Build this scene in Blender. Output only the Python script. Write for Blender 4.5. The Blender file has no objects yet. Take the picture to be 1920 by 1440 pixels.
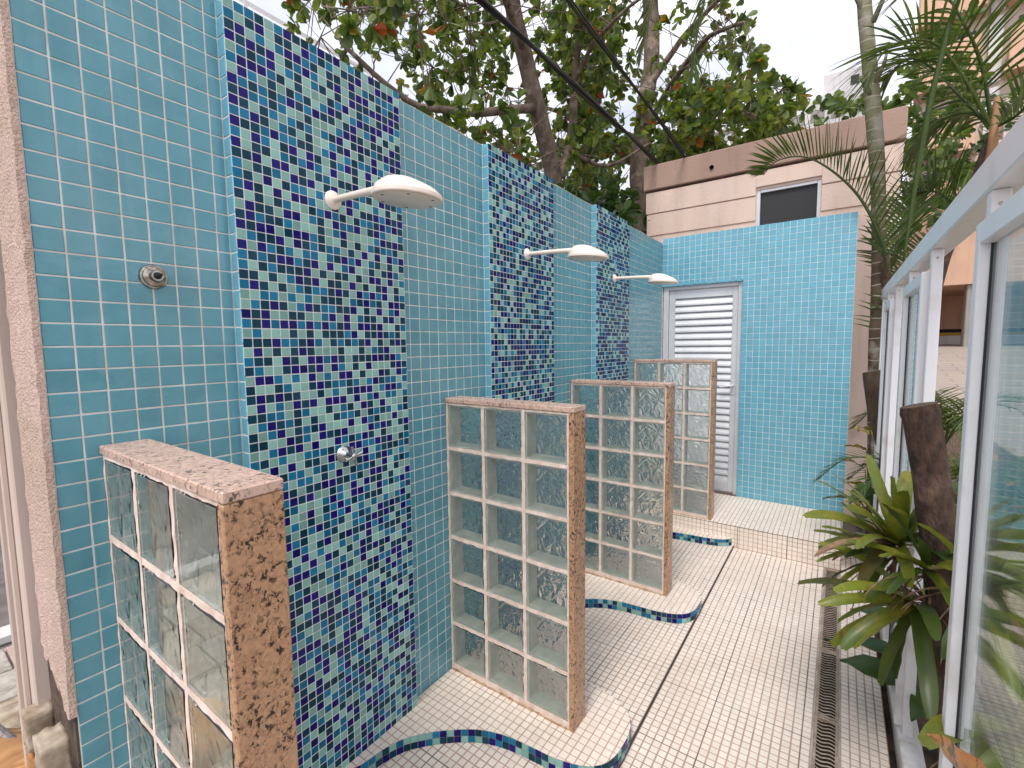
import bpy, math, random
from mathutils import Vector, Matrix, noise
random.seed(7)
rnd = random.random
V = Vector
SC = bpy.context.scene
COL = SC.collection

# ------------------------------------------------------------------ camera, sky, sun, exposure
CAM = V((1.3941, -1.4589, 1.4661)); YAW, PITCH, ROLL, FPX = .6175, .084, -.012, 865.88
fw = V((-math.sin(YAW) * math.cos(PITCH), math.cos(YAW) * math.cos(PITCH), -math.sin(PITCH)))
rt = V((math.cos(YAW), math.sin(YAW), 0)); upv = rt.cross(fw)
R2 = math.cos(ROLL) * rt + math.sin(ROLL) * upv; U2 = -math.sin(ROLL) * rt + math.cos(ROLL) * upv
cd = bpy.data.cameras.new('camera'); cam = bpy.data.objects.new('camera', cd); COL.objects.link(cam)
cam.matrix_world = Matrix(((R2.x, U2.x, -fw.x, CAM.x), (R2.y, U2.y, -fw.y, CAM.y), (R2.z, U2.z, -fw.z, CAM.z), (0, 0, 0, 1)))
cd.sensor_width = 36; cd.lens = FPX / 1920 * 36; cd.clip_start = .01; cd.clip_end = 900
SC.camera = cam

SUN_EL, SUN_AZ = 56, 172        # degrees; azimuth clockwise from +Y
W = bpy.data.worlds.new('World'); SC.world = W; W.use_nodes = True
nt = W.node_tree; nt.nodes.clear()
def wn(t, **k):
    n = nt.nodes.new(t)
    for a, b in k.items(): setattr(n, a, b)
    return n
sky = wn('ShaderNodeTexSky', sky_type='NISHITA', sun_disc=False, sun_elevation=math.radians(SUN_EL), sun_rotation=math.radians(SUN_AZ), air_density=1.2, dust_density=3.0, ozone_density=1.0)
tc = wn('ShaderNodeTexCoord'); mp = wn('ShaderNodeMapping'); mp.inputs['Scale'].default_value = (1, 1, 2.2)
nz = wn('ShaderNodeTexNoise'); nz.inputs['Scale'].default_value = 2.1; nz.inputs['Detail'].default_value = 7
rp = wn('ShaderNodeMapRange'); rp.inputs['From Min'].default_value = .34; rp.inputs['From Max'].default_value = .62
rp.inputs['To Min'].default_value = .4; rp.inputs['To Max'].default_value = .98
mx = wn('ShaderNodeMix', data_type='RGBA'); mx.inputs[7].default_value = (11.2, 11.1, 12.0, 1)
bg = wn('ShaderNodeBackground'); bg.inputs['Strength'].default_value = .1
wo = wn('ShaderNodeOutputWorld')
L = nt.links.new
L(tc.outputs['Generated'], mp.inputs['Vector']); L(mp.outputs[0], nz.inputs['Vector']); L(nz.outputs['Fac'], rp.inputs[0])
L(rp.outputs[0], mx.inputs[0]); L(sky.outputs[0], mx.inputs[6]); L(mx.outputs[2], bg.inputs['Color']); L(bg.outputs[0], wo.inputs[0])
sd = bpy.data.lights.new('sun', 'SUN'); sd.energy = 1.5; sd.angle = math.radians(16); sd.color = (1, .95, .88)
sun = bpy.data.objects.new('sun', sd); COL.objects.link(sun)
az, el = math.radians(SUN_AZ), math.radians(SUN_EL)
sdir = V((math.sin(az) * math.cos(el), math.cos(az) * math.cos(el), math.sin(el)))
sun.rotation_euler = sdir.to_track_quat('Z', 'Y').to_euler(); sun.location = (0, 0, 30)
SC.view_settings.view_transform = 'Standard'; SC.view_settings.look = 'None'; SC.view_settings.exposure = .52; SC.view_settings.gamma = 1
SC.view_settings.use_curve_mapping = False
SC.render.engine = 'CYCLES'
cy = SC.cycles
cy.max_bounces = 18; cy.transmission_bounces = 16; cy.diffuse_bounces = 4; cy.glossy_bounces = 5; cy.transparent_max_bounces = 20
cy.use_denoising = True; cy.caustics_refractive = True; cy.caustics_reflective = True; cy.blur_glossy = .5; cy.sample_clamp_indirect = 6

# ------------------------------------------------------------------ helpers
def prj(P):
    d = P - CAM; z = d.dot(fw)
    if z < .05: return None
    return (960 + FPX * d.dot(R2) / z, 720 - FPX * d.dot(U2) / z)

class MB:
    def __init__(s): s.v = []; s.f = []; s.m = []
    def quad(s, a, b, c, d, m=0):
        n = len(s.v); s.v += [a, b, c, d]; s.f.append((n, n + 1, n + 2, n + 3)); s.m.append(m)
    def poly(s, pts, m=0):
        n = len(s.v); s.v += pts; s.f.append(tuple(range(n, n + len(pts)))); s.m.append(m)
    def box(s, x0, x1, y0, y1, z0, z1, m=0, M=None):
        n = len(s.v); P = [V((x, y, z)) for z in (z0, z1) for y in (y0, y1) for x in (x0, x1)]
        if M is not None: P = [M @ p for p in P]
        s.v += P
        for f in ((0, 2, 3, 1), (4, 5, 7, 6), (0, 1, 5, 4), (2, 6, 7, 3), (0, 4, 6, 2), (1, 3, 7, 5)):
            s.f.append(tuple(n + i for i in f)); s.m.append(m)
    def bbox(s, x0, x1, y0, y1, z0, z1, b=.003, m=0, M=None):      # chamfered box
        n = len(s.v); c = V(((x0 + x1) / 2, (y0 + y1) / 2, (z0 + z1) / 2)); h = ((x1 - x0) / 2, (y1 - y0) / 2, (z1 - z0) / 2)
        idx = {}; P = []
        for sx in (-1, 1):
            for sy in (-1, 1):
                for sz in (-1, 1):
                    for ax in range(3):
                        q = [sx * (h[0] - b), sy * (h[1] - b), sz * (h[2] - b)]; q[ax] = (sx, sy, sz)[ax] * h[ax]
                        idx[(sx, sy, sz, ax)] = n + len(P); p = c + V(q); P.append(M @ p if M is not None else p)
        s.v += P
        def F(*k):
            s.f.append(tuple(idx[i] for i in k)); s.m.append(m)
        for ax in range(3):
            o = [a for a in range(3) if a != ax]
            for sg in (-1, 1):
                k = []
                for a, bb in ((-1, -1), (1, -1), (1, 1), (-1, 1)):
                    t = [0, 0, 0]; t[ax] = sg; t[o[0]] = a; t[o[1]] = bb; k.append((*t, ax))
                F(*k)
            for a in (-1, 1):
                for bb in (-1, 1):
                    k = []
                    for (e, w) in ((-1, o[0]), (1, o[0]), (1, o[1]), (-1, o[1])):
                        t = [0, 0, 0]; t[ax] = e; t[o[0]] = a; t[o[1]] = bb; k.append((*t, w))
                    F(*k)
        for sx in (-1, 1):
            for sy in (-1, 1):
                for sz in (-1, 1): F(*[(sx, sy, sz, a) for a in range(3)])
    def tube(s, pts, r, n=8, m=0, cap=True):
        pts = [V(p) for p in pts]; rs = r if isinstance(r, (list, tuple)) else [r] * len(pts)
        base = len(s.v); pu = None
        for i, p in enumerate(pts):
            t = (pts[min(i + 1, len(pts) - 1)] - pts[max(i - 1, 0)]).normalized()
            if pu is None: pu = t.orthogonal().normalized()
            pu = (pu - t * pu.dot(t)).normalized(); w = t.cross(pu)
            for k in range(n):
                a = 2 * math.pi * k / n; s.v.append(p + rs[i] * (math.cos(a) * pu + math.sin(a) * w))
        for i in range(len(pts) - 1):
            for k in range(n):
                a = base + i * n + k; b = base + i * n + (k + 1) % n
                s.f.append((a, b, b + n, a + n)); s.m.append(m)
        if cap:
            s.f.append(tuple(base + k for k in range(n))[::-1]); s.m.append(m)
            s.f.append(tuple(base + (len(pts) - 1) * n + k for k in range(n))); s.m.append(m)
    def lathe(s, prof, M=Matrix(), n=32, m=0):                       # prof: (r, z)
        base = len(s.v)
        for r, z in prof:
            for k in range(n):
                a = 2 * math.pi * k / n; s.v.append(M @ V((r * math.cos(a), r * math.sin(a), z)))
        for i in range(len(prof) - 1):
            for k in range(n):
                a = base + i * n + k; b = base + i * n + (k + 1) % n
                s.f.append((a, b, b + n, a + n)); s.m.append(m)
        s.f.append(tuple(base + k for k in range(n))[::-1]); s.m.append(m)
        s.f.append(tuple(base + (len(prof) - 1) * n + k for k in range(n))); s.m.append(m)
    def prism(s, poly, z0, z1, m=0):
        n = len(s.v); k = len(poly)
        s.v += [V((x, y, z0)) for x, y in poly] + [V((x, y, z1)) for x, y in poly]
        s.f.append(tuple(range(n, n + k))[::-1]); s.m.append(m); s.f.append(tuple(range(n + k, n + 2 * k))); s.m.append(m)
        for i in range(k):
            j = (i + 1) % k; s.f.append((n + i, n + j, n + k + j, n + k + i)); s.m.append(m)
    def mesh(s, name, mats, smooth=False):
        me = bpy.data.meshes.new(name); me.from_pydata([tuple(v) for v in s.v], [], s.f)
        for mt in (mats if isinstance(mats, (list, tuple)) else [mats]): me.materials.append(mt)
        me.polygons.foreach_set('material_index', s.m)
        if smooth: me.polygons.foreach_set('use_smooth', [True] * len(s.f))
        me.update(); return me
    def obj(s, name, mats, parent=None, smooth=False, kind=None, label=None, cat=None, group=None, fix=True):
        o = bpy.data.objects.new(name, s.mesh(name, mats, smooth)); COL.objects.link(o)
        adopt(o, parent, fix); tag(o, label, cat, group, kind); return o
ROOT = {}
def adopt(o, parent, fix=True):
    if parent is None: return
    o.parent = parent
    if fix and parent.name in ROOT: o.matrix_parent_inverse = Matrix.Translation(-ROOT[parent.name])
def tag(o, label=None, cat=None, group=None, kind=None):
    if label: o['label'] = label
    if cat: o['category'] = cat
    if group: o['group'] = group
    if kind: o['kind'] = kind
def thing(name, loc, label, cat, group=None, kind=None):
    o = bpy.data.objects.new(name, None); COL.objects.link(o); o.location = loc; o.empty_display_size = .1
    ROOT[o.name] = V(loc); tag(o, label, cat, group, kind); return o
def copy_tree(o, parent=None):
    c = o.copy(); COL.objects.link(c)
    if parent is not None:
        inv = o.matrix_parent_inverse.copy(); c.parent = parent; c.matrix_parent_inverse = inv
    for ch in [x for x in o.children]: copy_tree(ch, c)
    return c
SMOOTH_MOD = True
def smooth_by_angle(o, deg=35):
    me = o.data; me.polygons.foreach_set('use_smooth', [True] * len(me.polygons))
    import bmesh
    bm = bmesh.new(); bm.from_mesh(me)
    for e in bm.edges:
        if len(e.link_faces) == 2 and e.calc_face_angle(0) > math.radians(deg): e.smooth = False
    bm.to_mesh(me); bm.free()

# ------------------------------------------------------------------ materials
def mat(name, col=(.5, .5, .5), rough=.5, **k):
    m = bpy.data.materials.new(name); m.use_nodes = True
    b = m.node_tree.nodes['Principled BSDF']; b.inputs['Base Color'].default_value = (*col, 1); b.inputs['Roughness'].default_value = rough
    for a, v in k.items(): b.inputs[a.replace('_', ' ')].default_value = v
    return m
def nd(m, t, **k):
    n = m.node_tree.nodes.new(t)
    for a, b in k.items(): setattr(n, a, b)
    return n
def lk(m, a, b): m.node_tree.links.new(a, b)
def pos(m): return nd(m, 'ShaderNodeNewGeometry').outputs['Position']
def noise_fac(m, scale, detail=4, lo=.35, hi=.65, vec=None, stretch=None, rough=.55, dist=0):
    n = nd(m, 'ShaderNodeTexNoise'); n.inputs['Scale'].default_value = scale; n.inputs['Detail'].default_value = detail
    n.inputs['Roughness'].default_value = rough; n.inputs['Distortion'].default_value = dist
    v = vec or pos(m)
    if stretch:
        q = nd(m, 'ShaderNodeMapping'); q.inputs['Scale'].default_value = stretch; lk(m, v, q.inputs[0]); v = q.outputs[0]
    lk(m, v, n.inputs['Vector'])
    r = nd(m, 'ShaderNodeMapRange'); r.inputs['From Min'].default_value = lo; r.inputs['From Max'].default_value = hi
    lk(m, n.outputs['Fac'], r.inputs[0]); return r.outputs[0], n.outputs['Fac']
def mixc(m, fac, a, b, mode='MIX'):
    x = nd(m, 'ShaderNodeMix', data_type='RGBA', blend_type=mode)
    for s, v in ((0, fac), (6, a), (7, b)):
        if isinstance(v, (int, float)): x.inputs[s].default_value = v
        elif isinstance(v, (tuple, list)): x.inputs[s].default_value = (*v, 1)
        else: lk(m, v, x.inputs[s])
    return x.outputs[2]
def base(m, c): lk(m, c, m.node_tree.nodes['Principled BSDF'].inputs['Base Color'])
def bump(m, h, strength=.2, dist=.01, node='Principled BSDF'):
    b = nd(m, 'ShaderNodeBump'); b.inputs['Strength'].default_value = strength; b.inputs['Distance'].default_value = dist
    lk(m, h, b.inputs['Height']); lk(m, b.outputs[0], m.node_tree.nodes[node].inputs['Normal']); return b
def rand(m):                                                        # per-piece random, for single tiles and joined fields alike
    g = nd(m, 'ShaderNodeNewGeometry'); o = nd(m, 'ShaderNodeObjectInfo')
    a = nd(m, 'ShaderNodeMath', operation='ADD'); lk(m, g.outputs['Random Per Island'], a.inputs[0]); lk(m, o.outputs['Random'], a.inputs[1])
    f = nd(m, 'ShaderNodeMath', operation='FRACT'); lk(m, a.outputs[0], f.inputs[0]); return f.outputs[0]
def rough_in(m, fac, lo, hi):
    r = nd(m, 'ShaderNodeMapRange'); r.inputs['To Min'].default_value = lo; r.inputs['To Max'].default_value = hi
    lk(m, fac, r.inputs[0]); lk(m, r.outputs[0], m.node_tree.nodes['Principled BSDF'].inputs['Roughness'])

def tile_mat(name, c, var=.16, rough=.13, dirt=.12, dirtc=(.35, .3, .24), wob=.25, cloud=None, streak=.12):
    m = mat(name, c, rough); r = rand(m)
    dark = tuple(x * (1 - var) for x in c); lite = tuple(min(1, x * (1 + var) + .004) for x in c)
    cc = mixc(m, r, dark, lite)
    if cloud:
        f0, _ = noise_fac(m, 9, 3); cc = mixc(m, f0, cc, cloud)
    f, _ = noise_fac(m, 2.6, 6, .45, .72)
    x = nd(m, 'ShaderNodeMath', operation='MULTIPLY'); lk(m, f, x.inputs[0]); x.inputs[1].default_value = dirt
    cc = mixc(m, x.outputs[0], cc, dirtc)
    fs_, _ = noise_fac(m, 1.0, 7, .52, .80, stretch=(26, 26, 1.6)); xs = nd(m, 'ShaderNodeMath', operation='MULTIPLY'); lk(m, fs_, xs.inputs[0]); xs.inputs[1].default_value = streak
    cc = mixc(m, xs.outputs[0], cc, (.50, .55, .54)); base(m, cc)
    g, raw = noise_fac(m, 38, 2); bump(m, raw, wob, .0035)
    f2, _ = noise_fac(m, 5, 5); rough_in(m, f2, rough * .7, rough * 2.2); return m
M_ = {}
M_['blue'] = tile_mat('glazed_sky_blue_tile', (.080, .265, .325), .08, .15, .12, (.25, .32, .33), cloud=(.105, .305, .37))
M_['blue_far'] = tile_mat('glazed_bright_blue_tile', (.13, .38, .50), .06, .13, .08, (.3, .4, .45))
mosc = [('mosaic_mint', (.215, .41, .365)), ('mosaic_azure', (.008, .15, .275)), ('mosaic_petrol', (.002, .042, .075)), ('mosaic_navy', (.008, .005, .13))]
MOS = [tile_mat(n, c, .22, .08, .01, (.2, .25, .25), .15, streak=.02) for n, c in mosc]
for m_ in MOS: m_.node_tree.nodes['Principled BSDF'].inputs['Specular IOR Level'].default_value = .13
CREAM = [tile_mat('cream_floor_tile', (.82, .735, .655), .05, .3, .30, (.55, .45, .35), .2, streak=0)]
FAR_CREAM = CREAM[0]
M_['grout'] = mat('pale_wall_grout', (.68, .66, .62), .85)
f, raw = noise_fac(M_['grout'], 14, 6, .4, .7); base(M_['grout'], mixc(M_['grout'], f, (.72, .72, .69), (.56, .52, .46))); bump(M_['grout'], raw, .3, .004)
M_['grout_floor'] = mat('pinkish_floor_grout', (.4, .3, .24), .9)
f, raw = noise_fac(M_['grout_floor'], 6, 6, .35, .7); base(M_['grout_floor'], mixc(M_['grout_floor'], f, (.54, .39, .315), (.36, .26, .21)))
m = M_['grout_far'] = mat('pale_cyan_wall_grout', (.74, .77, .74), .85); f, _ = noise_fac(m, 10, 6, .4, .7); base(m, mixc(m, f, (.62, .72, .74), (.5, .58, .58)))
M_['grout_mos'] = mat('mosaic_grout', (.74, .75, .72), .85)
M_['seam'] = mat('dark_joint', (.06, .055, .055), .9)
M_['cement'] = mat('rough_cement', (.42, .38, .33), .92)
f, raw = noise_fac(M_['cement'], 18, 8); base(M_['cement'], mixc(M_['cement'], f, (.5, .46, .4), (.3, .27, .23))); bump(M_['cement'], raw, .8, .01)
M_['plaster'] = mat('textured_pink_plaster', (.66, .47, .40), .9)
f, raw = noise_fac(M_['plaster'], 170, 3); ff, _ = noise_fac(M_['plaster'], 3, 5, .4, .75)
base(M_['plaster'], mixc(M_['plaster'], ff, (.72, .53, .46), (.58, .44, .33))); bump(M_['plaster'], f, .9, .006)
def render_mat(name, a, b, s=40, st=.35):
    m = mat(name, a, .85); f, _ = noise_fac(m, 1.1, 7, .4, .75); _, raw = noise_fac(m, s, 5)
    f3, _ = noise_fac(m, 2.2, 6, .5, .8, stretch=(3, 3, .35))
    c = mixc(m, f, a, b); c = mixc(m, f3, c, tuple(x * .82 for x in b)); base(m, c); bump(m, raw, st, .01); return m
M_['pink'] = render_mat('pink_render', (.77, .605, .52), (.72, .56, .475))
M_['taupe'] = render_mat('brownish_pink_render', (.41, .28, .225), (.37, .25, .195))
M_['peach'] = render_mat('peach_facade', (.68, .43, .30), (.60, .38, .27))
M_['peach2'] = render_mat('pale_facade', (.66, .56, .47), (.6, .5, .42))
M_['offwhite'] = render_mat('offwhite_facade', (.74, .73, .74), (.66, .65, .66))
M_['darkglass'] = mat('dark_window_glass', (.012, .014, .017), .12)
M_['darkscreen'] = mat('dark_window_screen', (.018, .020, .024), .5)
M_['white'] = mat('white_painted_aluminium', (.76, .76, .78), .32)
f, _ = noise_fac(M_['white'], 5, 8, .55, .8); base(M_['white'], mixc(M_['white'], f, (.76, .76, .78), (.55, .52, .47)))
M_['postc'] = render_mat('beige_pink_powder_coat', (.58, .48, .42), (.52, .43, .37), 60, .05)
M_['white2'] = mat('white_grimy_beam_paint', (.74, .73, .73), .45)
f, _ = noise_fac(M_['white2'], 9, 9, .48, .72); base(M_['white2'], mixc(M_['white2'], f, (.76, .75, .75), (.40, .34, .28)))
M_['alu'] = mat('grey_aluminium', (.56, .57, .60), .38, Metallic=.25)
f, _ = noise_fac(M_['alu'], 4, 5); base(M_['alu'], mixc(M_['alu'], f, (.70, .71, .74), (.60, .61, .64)))
M_['plastic'] = mat('ivory_shower_plastic', (.80, .73, .66), .32, Subsurface_Weight=.05)
f, _ = noise_fac(M_['plastic'], 30, 4, .4, .7); base(M_['plastic'], mixc(M_['plastic'], f, (.85, .76, .68), (.80, .69, .59)))
M_['chrome'] = mat('chrome', (.62, .61, .60), .12, Metallic=1)
f, _ = noise_fac(M_['chrome'], 60, 4, .4, .7); rough_in(M_['chrome'], f, .06, .3)
M_['oldmetal'] = mat('tarnished_metal', (.42, .38, .33), .3, Metallic=1)
f, _ = noise_fac(M_['oldmetal'], 70, 4, .4, .65); base(M_['oldmetal'], mixc(M_['oldmetal'], f, (.5, .46, .41), (.2, .17, .14)))
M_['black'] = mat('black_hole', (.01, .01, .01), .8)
M_['rubber'] = mat('black_cable_rubber', (.012, .012, .013), .55)
M_['mortar'] = mat('pinkish_mortar', (.66, .53, .46), .9)
f, raw = noise_fac(M_['mortar'], 30, 7, .35, .7); base(M_['mortar'], mixc(M_['mortar'], f, (.78, .66, .59), (.62, .47, .39))); bump(M_['mortar'], raw, .7, .004)
M_['rust'] = mat('rusty_mortar', (.42, .25, .12), .9)
f, raw = noise_fac(M_['rust'], 40, 6, .35, .65); base(M_['rust'], mixc(M_['rust'], f, (.55, .40, .26), (.28, .15, .07)))
def granite(name, a, b, dark, thr=.56):
    m = mat(name, a, .3); f, _ = noise_fac(m, 26, 6, .35, .68, rough=.7); c = mixc(m, f, a, b)
    fs, _ = noise_fac(m, 120, 3, .42, .62); c = mixc(m, fs, c, tuple(x * 1.12 for x in a))
    f2, _ = noise_fac(m, 112, 6, thr, thr + .045, stretch=(1, 1.0, .8), rough=.7, dist=.4)
    fm, _ = noise_fac(m, 26, 4, .30, .52)
    x = nd(m, 'ShaderNodeMath', operation='MULTIPLY'); lk(m, f2, x.inputs[0]); lk(m, fm, x.inputs[1])
    base(m, mixc(m, x.outputs[0], c, dark)); fr, _ = noise_fac(m, 60, 3); rough_in(m, fr, .22, .42); return m
M_['granite'] = granite('speckled_brown_granite', (.44, .255, .145), (.33, .185, .115), (.03, .02, .016), .525)
M_['granite_top'] = granite('rosy_granite', (.58, .41, .33), (.45, .30, .23), (.09, .06, .055), .55)
def glass(name, wav, dist=.020, sc=17):
    m = bpy.data.materials.new(name); m.use_nodes = True; t = m.node_tree; t.nodes.remove(t.nodes['Principled BSDF'])
    g = nd(m, 'ShaderNodeBsdfGlass'); g.inputs['Color'].default_value = (.985, .995, .988, 1); g.inputs['IOR'].default_value = 1.45; g.inputs['Roughness'].default_value = 0
    if wav:
        c = nd(m, 'ShaderNodeTexCoord').outputs['Object']
        n1 = nd(m, 'ShaderNodeTexNoise'); n1.inputs['Scale'].default_value = sc; n1.inputs['Detail'].default_value = .8; n1.inputs['Distortion'].default_value = 2.2
        lk(m, c, n1.inputs['Vector'])
        b = nd(m, 'ShaderNodeBump'); b.inputs['Strength'].default_value = 1; b.inputs['Distance'].default_value = dist
        lk(m, n1.outputs['Fac'], b.inputs['Height']); lk(m, b.outputs[0], g.inputs['Normal'])
    lk(m, g.outputs[0], t.nodes['Material Output'].inputs[0]); return m
M_['glass'] = glass('smooth_block_glass', False); M_['glass_wavy'] = glass('wavy_block_glass', True); M_['glass_soft'] = glass('softly_wavy_block_glass', True, .0022, 9)
M_['glass_side'] = mat('grey_green_glass_side', (.44, .50, .45), .35)
f, _ = noise_fac(M_['glass_side'], 20, 5); base(M_['glass_side'], mixc(M_['glass_side'], f, (.66, .69, .63), (.50, .55, .50)))
def thin_glass(name):
    m = bpy.data.materials.new(name); m.use_nodes = True; t = m.node_tree; t.nodes.remove(t.nodes['Principled BSDF'])
    tr = nd(m, 'ShaderNodeBsdfTransparent'); tr.inputs[0].default_value = (.94, .97, .96, 1)
    gl = nd(m, 'ShaderNodeBsdfGlossy'); gl.inputs['Roughness'].default_value = .015; gl.inputs['Color'].default_value = (.80, .83, .85, 1)
    fr = nd(m, 'ShaderNodeFresnel'); fr.inputs[0].default_value = 1.52; mx_ = nd(m, 'ShaderNodeMixShader')
    fk = nd(m, 'ShaderNodeMath', operation='MULTIPLY'); lk(m, fr.outputs[0], fk.inputs[0]); fk.inputs[1].default_value = .55
    df = nd(m, 'ShaderNodeBsdfDiffuse'); df.inputs[0].default_value = (.8, .8, .78, 1); md = nd(m, 'ShaderNodeMixShader'); fd_, _ = noise_fac(m, 6, 7, .4, .8, stretch=(1, 1, .4))
    dk = nd(m, 'ShaderNodeMath', operation='MULTIPLY'); lk(m, fd_, dk.inputs[0]); dk.inputs[1].default_value = .10; lk(m, dk.outputs[0], md.inputs[0]); lk(m, tr.outputs[0], md.inputs[1]); lk(m, df.outputs[0], md.inputs[2])
    lk(m, fk.outputs[0], mx_.inputs[0]); lk(m, md.outputs[0], mx_.inputs[1]); lk(m, gl.outputs[0], mx_.inputs[2]); lk(m, mx_.outputs[0], t.nodes['Material Output'].inputs[0]); return m
M_['pane'] = thin_glass('clear_fence_glass')
M_['stone_grate'] = mat('dirty_concrete_grate', (.33, .27, .22), .9)
f, raw = noise_fac(M_['stone_grate'], 35, 7, .35, .7); base(M_['stone_grate'], mixc(M_['stone_grate'], f, (.42, .34, .27), (.26, .19, .14))); bump(M_['stone_grate'], raw, .5, .004)
M_['grime_shade'] = mat('black_slot_grime_shade', (.025, .02, .016), .9)  # grime and slot shade painted together on the bar sides
M_['soil'] = mat('dark_garden_soil', (.06, .04, .03), .95)
f, raw = noise_fac(M_['soil'], 12, 8); base(M_['soil'], mixc(M_['soil'], f, (.03, .022, .017), (.13, .09, .06))); bump(M_['soil'], raw, 1, .05)
M_['paving'] = mat('worn_driveway_paving', (.42, .36, .31), .85)
br = nd(M_['paving'], 'ShaderNodeTexBrick'); br.inputs['Scale'].default_value = 1.0; br.inputs['Color1'].default_value = (.44, .36, .31, 1); br.inputs['Color2'].default_value = (.36, .31, .28, 1); br.inputs['Mortar'].default_value = (.2, .17, .15, 1)
br.inputs['Mortar Size'].default_value = .012; br.inputs['Brick Width'].default_value = .6; br.inputs['Row Height'].default_value = .3
lk(M_['paving'], pos(M_['paving']), br.inputs['Vector']); fz, _ = noise_fac(M_['paving'], .8, 7); base(M_['paving'], mixc(M_['paving'], fz, br.outputs['Color'], (.40, .33, .28)))
M_['asphalt'] = mat('grey_road', (.16, .145, .135), .9); f, raw = noise_fac(M_['asphalt'], 5, 9); base(M_['asphalt'], mixc(M_['asphalt'], f, (.20, .18, .17), (.12, .105, .10)))
def leaf_mat(name, cols, trans=.35, rough=.4, island=True):
    m = bpy.data.materials.new(name); m.use_nodes = True; b = m.node_tree.nodes['Principled BSDF']; b.inputs['Roughness'].default_value = rough
    r = rand(m); cr = nd(m, 'ShaderNodeValToRGB'); e = cr.color_ramp.elements
    while len(e) < len(cols): e.new(.5)
    for i, (p, c) in enumerate(cols): e[i].position = p; e[i].color = (*c, 1)
    lk(m, r, cr.inputs[0]); f, _ = noise_fac(m, 25, 3); c2 = mixc(m, .35, cr.outputs[0], mixc(m, f, cr.outputs[0], (.05, .06, .012)))
    base(m, c2); tl = nd(m, 'ShaderNodeBsdfTranslucent'); lk(m, mixc(m, 1, c2, (1.0, 1.0, .55), 'MULTIPLY'), tl.inputs[0])
    ms = nd(m, 'ShaderNodeMixShader'); ms.inputs[0].default_value = trans; lk(m, b.outputs[0], ms.inputs[1]); lk(m, tl.outputs[0], ms.inputs[2])
    lk(m, ms.outputs[0], m.node_tree.nodes['Material Output'].inputs[0]); return m
M_['almond'] = leaf_mat('almond_tree_leaf', [(0, (.055, .10, .03)), (.3, (.10, .17, .04)), (.6, (.18, .26, .055)), (.9, (.27, .34, .065)), (.965, (.26, .24, .03)), (.985, (.50, .16, .02)), (.997, (.40, .05, .015))], .55)
M_['palm'] = leaf_mat('palm_leaflet', [(0, (.05, .095, .022)), (.6, (.085, .15, .03)), (1, (.15, .20, .045))], .38)
M_['broad'] = leaf_mat('philodendron_leaf', [(0, (.022, .06, .015)), (1, (.05, .11, .02))], .25, .3)
M_['bush'] = leaf_mat('bright_bush_leaf', [(0, (.05, .10, .02)), (.6, (.10, .18, .03)), (1, (.20, .28, .05))], .4)
M_['croton'] = leaf_mat('orange_croton_leaf', [(0, (.10, .12, .02)), (.5, (.45, .16, .03)), (1, (.60, .28, .05))], .3)
M_['dead'] = mat('dry_brown_leaf', (.24, .13, .075), .8); f, _ = noise_fac(M_['dead'], 30, 4); base(M_['dead'], mixc(M_['dead'], f, (.34, .21, .12), (.13, .07, .045)))
mb = M_['brom'] = bpy.data.materials.new('bromeliad_leaf'); mb.use_nodes = True
b_ = mb.node_tree.nodes['Principled BSDF']; b_.inputs['Roughness'].default_value = .33
r_ = rand(mb); f, _ = noise_fac(mb, 9, 4, .4, .7); f2, _ = noise_fac(mb, 90, 2, .3, .7, stretch=(1, 1, .2))
c_ = mixc(mb, r_, (.085, .15, .018), (.23, .28, .035)); c_ = mixc(mb, f, c_, (.30, .27, .03)); x_ = mixc(mb, .3, c_, mixc(mb, f2, c_, (.04, .07, .01)))
fb, _ = noise_fac(mb, 14, 6, .62, .70); base(mb, mixc(mb, fb, x_, (.16, .07, .03)))
tl_ = nd(mb, 'ShaderNodeBsdfTranslucent'); lk(mb, x_, tl_.inputs[0]); ms_ = nd(mb, 'ShaderNodeMixShader'); ms_.inputs[0].default_value = .3
lk(mb, b_.outputs[0], ms_.inputs[1]); lk(mb, tl_.outputs[0], ms_.inputs[2]); lk(mb, ms_.outputs[0], mb.node_tree.nodes['Material Output'].inputs[0])
M_['bromdark'] = leaf_mat('dark_old_bromeliad_leaf', [(0, (.035, .07, .015)), (.7, (.07, .11, .02)), (1, (.13, .10, .03))], .2, .35)  # darker leaf tone, given to leaves at random
def bark(name, a, b, s=14, st=(1, 1, .4), bs=.8):
    m = mat(name, a, .9); f, raw = noise_fac(m, s, 8, .35, .68, stretch=st); fl, _ = noise_fac(m, 6, 4, .55, .7)
    c = mixc(m, f, a, b); base(m, mixc(m, fl, c, tuple(min(1, x * 1.6 + .03) for x in a))); bump(m, raw, bs, .03); return m
M_['bark'] = bark('mottled_tree_bark', (.19, .145, .11), (.07, .05, .038))
M_['bark_dark'] = bark('dark_wet_stump_bark', (.095, .052, .034), (.026, .015, .011), 48, (1, 1, .35), 1)
M_['bark_stump'] = bark('brown_stump_bark', (.13, .085, .055), (.05, .032, .022), 20)
m = M_['palmtrunk'] = mat('ringed_palm_trunk', (.16, .14, .09), .8)
sx = nd(m, 'ShaderNodeSeparateXYZ'); lk(m, pos(m), sx.inputs[0]); _, rw = noise_fac(m, 5, 3)
ad = nd(m, 'ShaderNodeMath', operation='MULTIPLY_ADD'); lk(m, rw, ad.inputs[0]); ad.inputs[1].default_value = .05; lk(m, sx.outputs[2], ad.inputs[2])
wv = nd(m, 'ShaderNodeMath', operation='MULTIPLY'); lk(m, ad.outputs[0], wv.inputs[0]); wv.inputs[1].default_value = 12
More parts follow.
